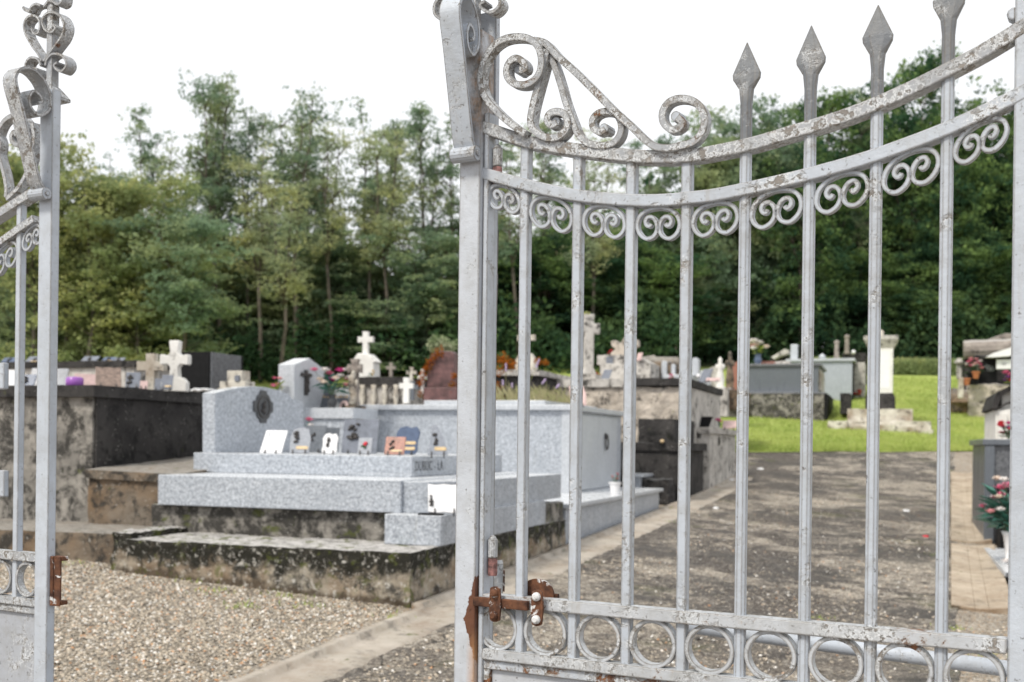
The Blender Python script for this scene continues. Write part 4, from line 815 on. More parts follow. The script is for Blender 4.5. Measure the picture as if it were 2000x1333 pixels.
for lb, px, pt, pb_, Y, w_, mt in (('small brown stone cross on the back row right of the tall white cross', 764, 709, 740, 21.0, .19, 'wood'), ('small pale stone cross with rounded arms behind the bright white one', 804, 718, 750, 17.8, .17, 'marble_old'), ('bright white square-armed cross on the cap of the granite vault', 794, 738, 788, 16.2, .22, 'marble'), ('small dark iron cross beside the bright white square-armed cross', 806, 745, 782, 16.5, .18, 'granite_blue'), ('small white cross among orange ivy left of the red headstone', 826, 722, 770, 17.6, .16, 'marble')):
    a, b = ps(px, pt, Y), ps(px, pb_, Y); thin = 'bright' in lb and 'square' in lb and 'dark' not in lb
    solo('stone_cross', cross(MB(), (a.x, Y, b.z), a.z-b.z, w_, .085 if thin else w_*.3, .07, 0 if thin else .35, .1), M[mt], lb, 'cross', (a.x, Y, b.z), 'crosses standing on graves', bevel=.008)
# ivy, variegated shrub, red headstone
def leafcloud(mb, c, R_, n, s, squash=1.):
    for i in range(n):
        d = Vector(rng.normal(size=3)); d.normalize(); r = rng.random()**.45
        p = Vector(c)+Vector((d.x*R_[0]*r, d.y*R_[1]*r, d.z*R_[2]*r)); a = Vector(rng.normal(size=3)).normalized(); b = a.cross(Vector(rng.normal(size=3))).normalized(); q = s*rng.uniform(.6, 1.3)
        mb.add([p-a*q, p+b*q*.55, p+a*q, p-b*q*.55], [(0, 1, 2, 3)])
    return mb
Yh = 17.6; P = [ps(x, y, Yh) for x, y in ((833, 757), (836, 704), (841, 692), (853, 686), (880, 686), (886, 690), (887, 757))]
t = thing('headstone', 'reddish brown granite headstone wrapped in orange ivy left of the middle gate post', 'headstone', (P[0].x, Yh, P[0].z), 'headstones')
obj('stone', MB().prism([(p.x-P[0].x, p.z-P[0].z) for p in P], (P[0].x, Yh, P[0].z), (1, 0, 0), (0, 0, 1), (0, .22, 0)), M['redstone'], t, bevel=.015)
a, b = ps(828, 757, Yh-.1), ps(892, 795, Yh-.1); obj('base', MB().box(a.x, b.x, Yh-.12, Yh+.4, b.z-.4, a.z-.001), M['redstone'], t, bevel=.01)
m = MB()
for px, py, rx in ((826, 735, .09), (833, 722, .09), (838, 712, .09), (842, 702, .09), (850, 692, .10), (822, 748, .08), (884, 752, .07), (885, 765, .06), (886, 735, .05), (860, 687, .10), (824, 770, .08)):
    c = ps(px, py, Yh-.05); leafcloud(m, c, (rx, .08, rx*1.1), 60, .022)
solo('ivy', m, M['lf_ivy'], 'orange autumn ivy climbing over the edge of the red headstone', 'plant', tuple(ps(830, 770, Yh)), 'ivy')
m = MB(); c = ps(868, 676, 18.6); leafcloud(m, c, (.34, .3, .16), 420, .035); leafcloud(m, c+Vector((-.12, 0, .08)), (.2, .2, .14), 200, .035)
t = thing('shrub', 'pale variegated shrub above the red headstone', 'shrub', (c.x, 18.6, c.z-1.2)); obj('foliage', m, M['lf_shrub'], t); obj('stem', MB().tube([(c.x, 18.6, c.z-1.3), (c.x, 18.6, c.z)], .03), M['bark'], t)

# right of the middle post, behind the granite vault
Yd = 19.8; a, b = ps(978, 722, Yd), ps(1046, 790, Yd); e = onx(1090, 722, b.x)
t = vault('dark concrete vault with pale cap and small round-topped cross, right of the middle post', a.x-.6, b.x, Yd, Yd+3.2, b.z, a.z-.02, 'conc_black', 'conc_pale', .10, .08, rough=(5, .03, .3))
c = ps(1027, 722, Yd+.4); zq = a.z-.02
t = thing('stone_cross', 'small stone cross on a rounded pale pedestal behind the first gate bar', 'cross', (c.x, Yd+.4, zq), 'crosses standing on graves')
zp, zx_ = ps(1027, 690, Yd+.4).z, ps(1027, 652, Yd+.4).z
obj('pedestal', MB().prism([(-.20, 0), (.20, 0), (.19, (zp-zq)*.6), (.10, zp-zq), (-.10, zp-zq), (-.19, (zp-zq)*.6)], (c.x, Yd+.3, zq), (1, 0, 0), (0, 0, 1), (0, .25, 0)), M['marble_old'], t, bevel=.03)
obj('cross', cross(MB(), (c.x, Yd+.42, zp), zx_-zp+.1, .34, .10, .09, .1, 0, arm=.62), M['marble_old'], t, bevel=.02)
m = MB()
for px, py, rx in ((980, 700, .14), (990, 708, .14), (1000, 714, .12), (976, 725, .14), (974, 755, .12), (1052, 706, .08), (1066, 708, .06), (975, 775, .12)): leafcloud(m, ps(px, py, Yd-.1), (rx, .15, rx), 90, .025)
solo('ivy', m, M['lf_ivy'], 'orange autumn ivy right of the middle gate post over the dark vault', 'plant', tuple(ps(980, 780, Yd)), 'ivy')
# dry lavender tuft on the granite vault
m = MB(); fl = MB()
for i in range(420):
    px = random.uniform(972, 1108); c = ps(px, 787, 15.7); c.y = random.uniform(15.4, 16.6); L_ = random.uniform(.06, .26)*(1.3 if px < 1080 else .8)
    a = random.uniform(-.9, 1.1); d = Vector((math.sin(a)*.8, random.uniform(-.3, .3), 1)).normalized(); s = Vector((.0035, .001, 0)); b = Vector((c.x, c.y, 2.31))
    m.add([b-s, b+s, b+d*L_*.6+s+Vector((.01, 0, 0)), b+d*L_+Vector((.02*math.sin(a), 0, -.02))], [(0, 1, 2, 3)])
for px, py, px2, py2 in ((1020, 785, 1053, 703), (985, 785, 982, 745), (990, 785, 988, 712), (1030, 785, 1065, 742), (1060, 785, 1092, 752), (1000, 785, 1000, 750)):
    a, b = ps(px, py, 15.7), ps(px2, py2, 15.7); m.sweep([a, a+(b-a)*.5+Vector((-.01, 0, .0)), b], AY, .006, .006)
    for j in range(5): fl.blob(b-(b-a)*.04*j, .014, 1.4, 6, 4, .2)
t = thing('lavender_tuft', 'dry grassy lavender tuft growing on top of the large granite vault', 'plant', tuple(ps(1020, 787, 15.7)))
obj('stalks', m, M['dry'], t); obj('flower_heads', fl, M['lilac'], t)
plaque('pale pink pointed plaque on the granite vault behind the second gate bar', 1128, proj(at(1128, 790, 15.4).x, 15.4, 2.316)[1] if 0 else 794, 15.6, .26, .30, 'pinkish', lean=.25, shape=[(-.3, 0), (.5, 0), (.42, .6), (.2, 1), (-.2, .9), (-.6, 1.0), (-.45, .5)])
# rubble vault
Xv = onx(1337, 850, -4.25).x; c1_ = ps(1085, 850, 21.4); corner = at(1337, 745, 21.2)
t = thing('rubble_vault', 'weathered rubble stone vault with dark broken cap slab, in the middle distance', 'grave', (c1_.x, 21.2, 1.0), GL)
zt_, zb_ = at(1200, 741, 21.2).z, .9
obj('walls', MB().box(c1_.x, corner.x, 21.2, 25.5, zb_, zt_-.16), M['rubble'], t, rough=(6, .10, .22))
obj('side_wall', MB().box(corner.x+.005, corner.x+.04, 21.3, 25.5, zb_, zt_-.14), M['conc_pale'], t, rough=(5, .03, .3))
obj('cap_slab', MB().box(c1_.x, at(1225, 741, 21.2).x, 21.14, 25.5, zt_-.155, zt_+.0), M['conc_pale'], t, rough=(5, .03, .3)); obj('broken_cap', MB().box(at(1226, 741, 21.2).x, corner.x+.08, 21.1, 25.6, zt_-.13, zt_+.01), M['conc_black'], t, rough=(5, .04, .3))
zr = zt_
# tall stone cross
a, b = ps(1150, 614, 22.4), ps(1150, 742, 22.4); t = thing('stone_cross', 'tall mossy stone cross with chamfered arms on the rubble vault', 'cross', (a.x, 22.4, zr), 'crosses standing on graves')
obj('cross', cross(MB(), (a.x, 22.4, zr+.16), a.z-zr-.16, .46, .20, .17, .2, .55, arm=.76, foot=.07), M['conc_pale'], t, bevel=.035)
obj('foot', MB().box(a.x-.28, a.x+.22, 22.2, 22.7, zr-.01, zr+.165), M['conc_pale'], t, rough=(3, .03, .2))
leafy = leafcloud(MB(), (a.x-.04, 22.35, a.z-.0), (.10, .07, .05), 160, .02); obj('moss', leafy, M['lf_yel'], t)
# ruined stepped monument
t = thing('stepped_monument', 'ruined stepped stone monument with leaning broken cross behind the third gate bar', 'monument', tuple(ps(1220, 742, 25)), 'monuments')
def pbx(mb, xa, xb, ya, yb, Y, dep, rots=0):
    a, b = ps(xa, ya, Y), ps(xb, yb, Y); return mb.box(a.x, b.x, Y, Y+dep, b.z, a.z)
m = MB(); pbx(m, 1172, 1270, 711, 744, 25, 2); obj('lower_stage', m, M['conc_pale'], t, rough=(5, .05, .3))
m = MB(); pbx(m, 1166, 1216, 694, 712, 25.3, 1.2); a = [ps(x, y, 25.1) for x, y in ((1232, 744), (1232, 703), (1251, 699), (1267, 708), (1268, 744))]; m.prism([(p.x, p.z) for p in a], (0, 25.02, 0), (1, 0, 0), (0, 0, 1), (0, 1.5, 0)); obj('upper_stage', m, M['conc_pale'], t, rough=(5, .04, .3))
a = [ps(x, y, 25.6) for x, y in ((1196, 690), (1206, 697), (1226, 700), (1246, 660), (1247, 676), (1238, 672), (1220, 660), (1204, 674), (1194, 668), (1195, 678), (1203, 681))]
P = [ps(x, y, 25.6) for x, y in ((1192, 692), (1204, 683), (1196, 677), (1195, 667), (1203, 665), (1213, 672), (1222, 658), (1246, 664), (1247, 676), (1240, 680), (1238, 690), (1230, 708), (1205, 706))]
obj('broken_cross', MB().prism([(p.x, p.z) for p in P], (0, 25.5, 0), (1, 0, 0), (0, 0, 1), (0, .3, 0)), M['rubble'], t, bevel=.02)
m = MB(); pbx(m, 1184, 1197, 697, 711, 25.27, .02); obj('name_tablet', m, M['slate'], t)
c = ps(1190, 693, 25.2); bouquet('red flower lying on the ruined stepped monument', (c.x, 25.2, c.z-.02), .12, ['red'], 3, None, br=.05)
c = ps(1161, 702, 22.9); bouquet('pink flowers right of the tall mossy stone cross', (c.x, 22.9, zr), .40, ['pink', 'red'], 6, None, br=.06)
plaque('slate plaque leaning at the foot of the tall mossy stone cross', 1180, proj(at(1180, 740, 22).x, 22, zr)[1], 22, .20, .27, 'slate', lean=.5, yaw=-.4)
plaque('pinkish plaque leaning on the ruined stepped monument', 1246, 706, 24.9, .14, .20, 'pinkish', lean=.4, yaw=-.5)
a, b = ps(1276, 712, 26.5), ps(1292, 742, 26.5)
solo('grave_mound', MB().rock((a.x, 26.6, b.z), .8, .6, .55, .1), M['conc_brown'], 'brown sloping stone mound right of the ruined monument', 'grave', (a.x, 26.6, b.z), GL, smooth=True)
for lb, xa, xb, ya, yb, Y, mt in (('pale narrow headstone pillar left of the fourth gate bar', 1292, 1302, 705, 745, 26.0, 'granite_lt'), ('dark headstone between the two pale pillars left of the fourth bar', 1303, 1311, 706, 742, 26.1, 'granite_dark'), ('second pale narrow pillar left of the fourth gate bar', 1311, 1318, 711, 742, 26, 'granite_lt'), ('pale grey rounded headstone just right of the fourth gate bar', 1351, 1364, 699, 735, 26, 'granite_lt')):
    m = MB(); a, b = ps(xa, ya, Y), ps(xb, yb, Y); w_ = b.x-a.x; solo('headstone', m.prism([(0, 0), (w_, 0), (w_, (a.z-b.z)*.9), (w_*.7, a.z-b.z), (w_*.3, a.z-b.z), (0, (a.z-b.z)*.93)], (a.x, Y, b.z), (1, 0, 0), (0, 0, 1), (0, .25, 0)), M[mt], lb, 'headstone', (a.x, Y, b.z), 'headstones', bevel=.01)
m = MB(); pbx(m, 1296, 1350, 732, 745, 25.6, 1.2); solo('grave_slab', m, M['granite_lt'], 'pale grey grave slab behind the broken cap of the rubble vault', 'grave', tuple(ps(1320, 745, 25.6)), GL, bevel=.01)
c = ps(1312, 741, 22.0); bouquet('single pink rose with yellow leaves on the rubble vault cap', (c.x, 22, zr), .13, ['pink', 'rose'], 3, None, br=.05, leaf='leafy')
plaque('grey plaque leaning on the right end of the rubble vault', 1372, 748, 23.3, .30, .32, 'slate', lean=.5, yaw=-.7)
plaque('blue and pink flat plaque on the end of the rubble vault cap', 1392, 745, 23.0, .28, .12, 'pinkish', lean=1.0)
c = ps(1364, 735, 22.6); solo('stone_ball', MB().blob(c, .045, 1, 12, 8, 0), M['white'], 'small white ball ornament on the rubble vault end', 'ornament', tuple(c), smooth=True)
# dark tomb and pale tomb beside the path
t = thing('grave_vault', 'blackened concrete vault stepping down to the path past the granite plinth', 'grave', (-4.6, 18.6, .6), GL)
zt_ = 1.86; ft = at(1300, 880, 18.6)
obj('walls', MB().box(-5.6, -3.58, 19.3, 22.0, .4, 1.60), M['conc_black'], t, rough=(5, .02, .3))
obj('cap_slab', MB().box(-5.7, -3.52, 19.25, 22.05, 1.601, 1.74), M['conc_black'], t, rough=(5, .025, .2)); obj('upper_block', MB().box(-4.35, -3.7, 19.6, 21.6, 1.741, 2.16), M['conc_black'], t, rough=(5, .05, .2))
obj('front_rubble', MB().box(-4.05, -3.62, 18.65, 19.25, .4, 1.12), M['conc_black'], t, rough=(5, .12, .2))
c = ps(1292, 872, 19.15); solo('lichen_stone', MB().blob((c.x, 19.2, 1.765), .04, .8, 10, 6, .1), M['gold'], 'small round yellow stone on the blackened vault cap', 'stone', (c.x, 19.2, 1.765))
t = thing('grave_vault', 'low pale streaked stone vault at the far end of the kerb', 'grave', (-4.6, 22.2, .8), GL)
obj('walls', MB().box(-4.7, -3.52, 22.4, 26.1, .5, 1.94), M['conc_pale'], t, rough=(6, .04, .25)); obj('cap_slab', MB().box(-4.75, -3.47, 22.35, 26.15, 1.941, 2.06), M['conc_pale'], t, rough=(5, .04, .3))
a = onx(1403, 862, -3.51); obj('ring_handle', MB().sweep([Vector((-3.49, a.y+.07*math.cos(q), a.z+.08*math.sin(q))) for q in [i*math.pi/8 for i in range(16)]], (1, 0, 0), .02, .02, closed=True), M['bronze'], t)
def ont(px, Y, z): return (at(px, 800, Y).x, Y, z)
c = ont(1405, 22.9, 2.06); bouquet('pink flowers with dark leaves on the low pale vault', c, .20, ['pink', 'magenta', 'blossomw'], 5, None, br=.055)
c = ont(1418, 24.0, 2.06); plaque('pale lilac plaque lying at the end of the low pale vault', 1424, proj(*c)[1], 24, .30, .24, 'pinkish', lean=.8); plaque('small black plaque leaning at the near end of the low pale vault', 1373, proj(*ont(1373, 22.7, 2.06))[1], 22.7, .26, .26, 'black', lean=.6, yaw=-.4)

# ---------------- middle distance right of the fifth bar ----------------
Ym = 39.6
t = thing('granite_vault', 'dark blue-grey granite vault on a stained concrete base, behind the fifth gate bar', 'grave', tuple(ps(1465, 815, Ym)), GL)
a, b = ps(1440, 717, Ym), ps(1598, 767, Ym); obj('walls', MB().box(a.x, b.x, Ym, Ym+3.2, b.z, a.z-.002), M['granite_blue'], t, bevel=.01)
obj('cap_slab', MB().box(a.x-.05, b.x+.08, Ym-.08, Ym+3.3, a.z-.0015, a.z+.09), M['granite_dark'], t, bevel=.01)
obj('end_panel', MB().box(b.x+.001, b.x+.03, Ym+.3, Ym+2.9, b.z+.1, a.z-.1), M['marble_old'], t)
c, d = ps(1420, 768, Ym-.3), ps(1612, 818, Ym-.3); obj('footing', MB().box(a.x-.3, d.x, Ym-.25, Ym+3.6, c.z-.035, b.z-.001), M['granite_dark'], t, bevel=.01); obj('base', MB().box(c.x-.4, d.x-.05, Ym-.3, Ym+3.6, d.z-.5, c.z-.036), M['conc'], t, rough=(5, .06, .3))
obj('base_end', MB().box(d.x-.045, d.x+.06, Ym-.28, Ym+3.4, d.z-.4, c.z-.04), M['black'], t, bevel=.01)
m = MB(); pbx(m, 1416, 1462, 775, 817, Ym-.5, 2); solo('rough_wall', m, M['conc_brown'], 'brown rough stone block wall left of the blue-grey vault', 'wall', tuple(ps(1416, 817, Ym-.5)), rough=(5, .08, .3))
m = MB(); pbx(m, 1641, 1660, 768, 808, Ym+.6, 1.5); solo('grave_block', m, M['conc_black'], 'narrow blackened block between the blue-grey vault and grass', 'grave', tuple(ps(1641, 808, Ym+.6)), GL, rough=(4, .05, .3))
Y2 = 45.5
t = thing('granite_vault', 'light grey granite vault behind the blue-grey one, with mirrored green end', 'grave', tuple(ps(1560, 770, Y2)), GL)
a, b = ps(1540, 702, Y2), ps(1664, 775, Y2); obj('walls', MB().box(a.x, b.x, Y2, Y2+3, b.z-.5, a.z-.101), M['granite'], t, bevel=.01); obj('cap_slab', MB().box(a.x-.1, b.x+.1, Y2-.1, Y2+3.1, a.z-.1, a.z+.0), M['granite_lt'], t, bevel=.01)
obj('end_panel', MB().box(b.x+.001, b.x+.03, Y2+.2, Y2+2.8, b.z-.3, a.z-.15), M['black'], t)
a, b = ps(1672, 708, 46.8), ps(1688, 785, 46.8); solo('grave_vault', MB().box(a.x-.2, b.x, 46.8, 48.8, b.z-.3, a.z), M['conc_pale'], 'narrow pale vault half hidden left of the tall pedestal', 'grave', (a.x, 46.8, b.z), GL, rough=(4, .04, .3))
c = ps(1480, 717, Ym+.4); bouquet('white and pink flowers in a dark vase on the blue-grey vault', (c.x, Ym+.4, ps(1480, 716, Ym).z+.09), .55, ['blossomw', 'cream', 'blossomw', 'rose'], 9, 'urn', .35, .13, 'slate_blue', br=.18, leaf='leafy')
m = MB(); pbx(m, 1484, 1512, 706, 717, 40.4, .6); solo('grave_slab', m, M['redplaque'], 'reddish slab on top of the blue-grey vault', 'grave', tuple(ps(1484, 717, 40.4)), GL, bevel=.01)
m = MB(); pbx(m, 1513, 1542, 706, 717, 41.2, .6); solo('grave_slab', m, M['conc_pale'], 'pale slab right of the reddish slab on the blue-grey vault', 'grave', tuple(ps(1513, 717, 41.2)), GL, rough=(3, .05, .2))
m = MB(); pbx(m, 1505, 1545, 697, 712, 47.5, 1.5); solo('grave_vault', m, M['conc_black'], 'dark low vault seen over the blue-grey vault, left of a grey pillar', 'grave', tuple(ps(1505, 712, 47.5)), GL, rough=(3, .05, .3))
P = [ps(x, y, 46.8) for x, y in ((1506, 698), (1532, 682), (1540, 684), (1540, 690), (1520, 697), (1512, 702))]; solo('roof_slab', MB().prism([(p.x, p.z) for p in P], (0, 46.8, 0), (1, 0, 0), (0, 0, 1), (0, .8, 0)), M['conc_pale'], 'slanting broken stone slab leaning left of the grey pillar headstone', 'stone', tuple(P[0]))
m = MB(); pbx(m, 1544, 1558, 673, 703, 46.1, .5); solo('headstone', m, M['granite_lt'], 'upright light grey pillar headstone on the light grey vault', 'headstone', tuple(ps(1544, 703, 46.1)), 'headstones', bevel=.03)
m = MB(); pbx(m, 1562, 1572, 674, 703, 46.2, .4); solo('headstone', m, M['black'], 'narrow black headstone right of the grey pillar headstone', 'headstone', tuple(ps(1562, 703, 46.2)), 'headstones', bevel=.02)
c = ps(1606, 702, 46.1); solo('stone_urn', MB().lathe([(.06, 0), (.14, .05), (.12, .13), (.05, .2), (.02, .22)], c, 12), M['granite_lt'], 'small domed grey urn on the light grey vault', 'ornament', tuple(c), smooth=True)
for px, ya, yb, Y, r, lb in ((1634, 665, 702, 46.4, .09, 'short rust-topped stone post on the light grey vault'), (1654, 654, 692, 51, .10, 'taller grey stone post behind the rust-topped one')):
    a, b = ps(px, ya, Y), ps(px, yb, Y); solo('stone_post', MB().lathe([(r*1.2, 0), (r*1.3, .05), (r, .12), (r*.9, (a.z-b.z)*.8), (r*1.2, (a.z-b.z)*.85), (r*1.1, a.z-b.z-.03), (.02, a.z-b.z)], b, 10), M['wood'], lb, 'post', tuple(b), 'stone posts')
m = MB(); pbx(m, 1645, 1692, 690, 706, 51, 2); pbx(m, 1655, 1692, 707, 760, 51.2, 1.6); solo('grave_vault', m, M['conc_black'], 'dark flat-roofed vault left of the tall white pedestal', 'grave', tuple(ps(1650, 760, 51)), GL, rough=(4, .05, .3))
c = ps(1667, 688, 50.6); solo('stone_ball', MB().blob(c, .09, 1, 12, 8, 0), M['white'], 'small white globe on the dark flat-roofed vault', 'ornament', tuple(c), smooth=True)
c = ps(1672, 772, 46.3); bouquet('red flowers at the foot of the narrow pale vault', (c.x, 46.3, c.z-.1), .3, ['red', 'orange'], 6, None, br=.12)
for lb, px, ya, yb, Y in (('small slender white statue left of the fifth gate bar', 1406, 698, 762, 30), ('taller slender brown statue next to the small white statue', 1425, 687, 765, 31)):
    a, b = ps(px, ya, Y), ps(px, yb, Y); h = a.z-b.z; t = thing('statue', lb, 'statue', tuple(b), 'statues')
    m = MB().lathe([(.14, 0), (.15, h*.08), (.10, h*.12), (.12, h*.30), (.09, h*.5), (.07, h*.62), (.10, h*.72), (.05, h*.80), (.055, h*.88), (.05, h*.95), (.01, h)], b, 10); m.blob((b.x-.08, b.y, b.z+h*.7), .05, 1.6); m.blob((b.x+.08, b.y, b.z+h*.7), .05, 1.6)
    obj('body', m, M['marble' if 'slender white' in lb else 'conc_brown'], t, smooth=True)
    obj('pedestal', MB().box(b.x-.22, b.x+.22, Y-.2, Y+.25, b.z-.7, b.z+.0), M['conc_pale'], t, rough=(3, .04, .2))
c = ps(1437, 775, 30.5); bouquet('mixed flowers at the right of the two slender statues', (c.x, 30.5, c.z-.3), .55, ['pink', 'blossomw', 'cream', 'yellow'], 10, None, br=.08)
m = MB(); pbx(m, 1385, 1445, 762, 800, 30.2, 2.2); solo('grave_slab', m, M['conc_brown'], 'brown stone grave under the two slender statues', 'grave', tuple(ps(1385, 800, 30.2)), GL, rough=(4, .06, .3))
for lb, px, ya, yb, Y, mt, w_ in (('small distant grey headstone right of the pale rounded one', 1376, 722, 742, 31, 'granite_lt', .3), ('small distant pale headstone left of the statues', 1393, 716, 745, 33, 'conc_pale', .35), ('distant reddish headstone behind the fifth gate bar', 1441, 705, 745, 36, 'redplaque', .35)):
    a, b = ps(px, ya, Y), ps(px, yb, Y); h = a.z-b.z; solo('headstone', MB().prism([(-w_/2, -.4), (w_/2, -.4), (w_/2, h*.8), (0, h), (-w_/2, h*.8)], b, (1, 0, 0), (0, 0, 1), (0, .2, 0)), M[mt], lb, 'headstone', tuple(b), 'headstones', bevel=.01)

# ---------------- the tall pedestal on the lawn ----------------
Yp = 37.6; kx = lambda px, Y=Yp: at(px, 800, Y).x; kz = lambda py, Y=Yp: at(1718, py, Y).z
cx = kx(1718); t = thing('pedestal_monument', 'tall white stone pedestal with moulded top on stepped white base in the grass', 'monument', (cx, Yp+1.2, kz(843)), 'monuments')
YC = Yp+1.5
def sq(z0, z1, h0, h1=None, yc=YC): h1 = h1 or h0; return MB().box(cx-h0, cx+h0, yc-h0, yc+h0, z0, z1, top=(cx-h1, cx+h1, yc-h1, yc+h1))
hw = lambda xa, xb, Y: (kx(xb, Y)-kx(xa, Y))/2
z = lambda py, Y: at(1718, py, Y).z
W1 = hw(1617, 1822, Yp); zb1, zb2 = kz(848)-.3, kz(822)
m = MB()
for i, (fa, fb, hh_, dy) in enumerate(((-1., -.62, .98, -.12), (-.61, -.2, .78, .0), (-.19, .3, .82, -.05), (.31, .68, .74, .03), (.69, 1.02, .62, -.02))): m.box(cx+fa*W1, cx+fb*W1, Yp+.1+dy, Yp+1.2, zb1, zb1+(zb2-zb1)*hh_)
obj('bottom_step', m, M['marble_old'], t, rough=(4, .05, .3))
obj('bottom_core', MB().box(cx-W1*.97, cx+W1*.97, Yp+.25, Yp+2.8, zb1, zb2-.02), M['marble_old'], t, rough=(5, .08, .4))
W2 = hw(1655, 1783, Yp+.6); z2 = z(799, Yp+.6); obj('middle_step', MB().box(cx-W2, cx+W2, Yp+.6, Yp+2.5, zb2-.02, z2), M['marble_old'], t, rough=(5, .04, .3))
W3 = hw(1691, 1750, Yp+1); z3, z3b = z(768, Yp+1), z(776, Yp+1); obj('plinth', MB().box(cx-W3, cx+W3, YC-W3, YC+W3, z2, z3b).box(cx-W3, cx+W3, YC-W3, YC+W3, z3b, z3, top=(cx-W3*.85, cx+W3*.85, YC-W3*.85, YC+W3*.85)), M['conc_black'], t, bevel=.02)
W4 = hw(1693, 1744, Yp+1.1)*.94; z4 = z(680, Yp+1); obj('shaft', MB().box(cx-W4, cx+W4, YC-W4, YC+W4, z3, z4), M['marble'], t, bevel=.01)
obj('inset_panel', MB().box(cx-W4*.75, cx+W4*.75, YC-W4-.012, YC-W4-.001, z3+.15, z4-.1), M['white'], t)
z5, z6 = z(664, Yp+1), z(656, Yp+1); obj('cornice', MB().box(cx-W4*1.02, cx+W4*1.02, YC-W4*1.02, YC+W4*1.02, z4+.001, z5, top=(cx-W3*1.12, cx+W3*1.12, YC-W3*1.12, YC+W3*1.12)).box(cx-W3*1.15, cx+W3*1.15, YC-W3*1.15, YC+W3*1.15, z5+.001, z6), M['conc_pale'], t, bevel=.015)
c = (cx+.0, YC, z6); solo('stone_finial', MB().lathe([(.12, 0), (.13, .03), (.07, .08), (.09, .16), (.05, .22), (.01, .24)], c, 12), M['marble_old'], 'small worn finial on the tall white pedestal', 'ornament', c, smooth=True)

# ---------------- right side ----------------
RX = 1.12
t = thing('granite_vault', 'dark speckled granite vault with grey cap at the right edge beside the gutter', 'grave', (RX, 17.0, .4), GR)
cz_ = onx(1912, 860, RX); zT = at(1940, 858, 17.0).z
obj('walls', MB().box(RX+.05, 4.2, 17.05, 20, .1, zT-.085), M['granite_dark'], t, bevel=.006); obj('cap_slab', MB().box(RX, 4.3, 16.98, 20.1, zT-.084, zT), M['granite_blue'], t, bevel=.01)
obj('corner_strip', MB().box(RX+.03, RX+.16, 17.0, 17.049, .1, zT-.086), M['granite_blue'], t, bevel=.006)
obj('front_block', MB().box(RX+.18, 4.0, 16.2, 16.999, .1, at(1940, 955, 16.2).z), M['black'], t, rough=(4, .03, .2))
t = thing('grave_slab', 'grey stone ledge on a dark base at the right edge below the vase', 'grave', (1.1, 12.9, .3), GR)
a = at(1962, 1127, 12.9)
obj('slab', MB().box(a.x, 3.6, 12.9, 15.9, a.z-.0, a.z+.055), M['granite_lt'], t, bevel=.006); obj('base', MB().box(a.x+.07, 3.5, 13.0, 15.8, 0, a.z-.001), M['conc_black'], t, rough=(4, .02, .2)); obj('edge_band', MB().box(a.x+.01, 3.6, 12.88, 12.899, a.z-.002, a.z+.045), M['granite_dark'], t)
zl = a.z+.056; c = at(1976, 1100, 13.9)
bouquet('white goblet vase with tall pink and white artificial flowers at the right edge', (at(1974, 900, 13.9).x, 13.9, zl), .66, ['rose', 'blossomw', 'pink', 'cream', 'blossomw', 'pinkl', 'pinkl'], 42, 'goblet', .36, .075, 'porcelain', br=.07, spread=.9, droop=.1, group='flowers on the right graves')
for dx, dy, lb in ((-.07, -.15, 'white artificial rose fallen beside the goblet vase'), (.02, -.2, 'white petal lying in front of the goblet vase')):
    q = (c.x+dx, 13.9+dy, zl+.02); m = MB(); blossom(m, q, .07); solo('fallen_blossom', m, M['blossomw'], lb, 'flower', q)
# white stepped tomb, far right
t = thing('white_vault', 'white painted stepped tomb with dark edges behind the right end stile', 'grave', tuple(ps(1950, 860, 24)), GR)
a, b = ps(1945, 785, 24), ps(1950, 862, 24); zA, zB, zC = ps(1960, 752, 24).z, ps(1960, 800, 24).z, ps(1960, 858, 24).z
obj('walls', MB().box(a.x, a.x+3, 24, 27, .6, zB).box(a.x+.12, a.x+3, 24.2, 27, zB+.001, zA-.1), M['marble'], t, bevel=.01)
obj('roof', MB().prism([(a.x-.08, zB+.02), (a.x+.02, zA-.14), (a.x+.25, zA-.02), (a.x+3, zA-.02), (a.x+3, zA-.12), (a.x+.28, zA-.12), (a.x+.1, zA-.22), (a.x+.02, zB+.0)], (0, 23.9, 0), (1, 0, 0), (0, 0, 1), (0, 3, 0)), M['conc_black'], t)
obj('moulding', MB().sweep([Vector((a.x-.02, 23.97, zB-.02)), Vector((a.x+.2, 23.97, zB+.12)), Vector((a.x+.6, 23.97, zB+.14))], AY, .05, .04), M['conc_black'], t)
for i in range(3): obj('pilaster', MB().box(a.x+.05+i*.28, a.x+.20+i*.28, 23.9, 23.999, .6, zB-.08), M['marble'], t, bevel=.01)
c = ps(1968, 735, 23.8); bouquet('red and violet flowers on the dark roof of the white stepped tomb', (c.x+.1, 23.8, zA-.03), .32, ['red', 'magenta', 'violet', 'pink'], 12, None, br=.08, leaf='leafy', group='flowers on the right graves')
c = ps(1972, 860, 17.6); bouquet('red and pink flowers with dark leaves on the dark granite vault cap', (c.x, 17.7, zT+.001), .26, ['red', 'pink', 'magenta', 'violet'], 14, None, br=.06, leaf='stem', spread=1.3, group='flowers on the right graves')
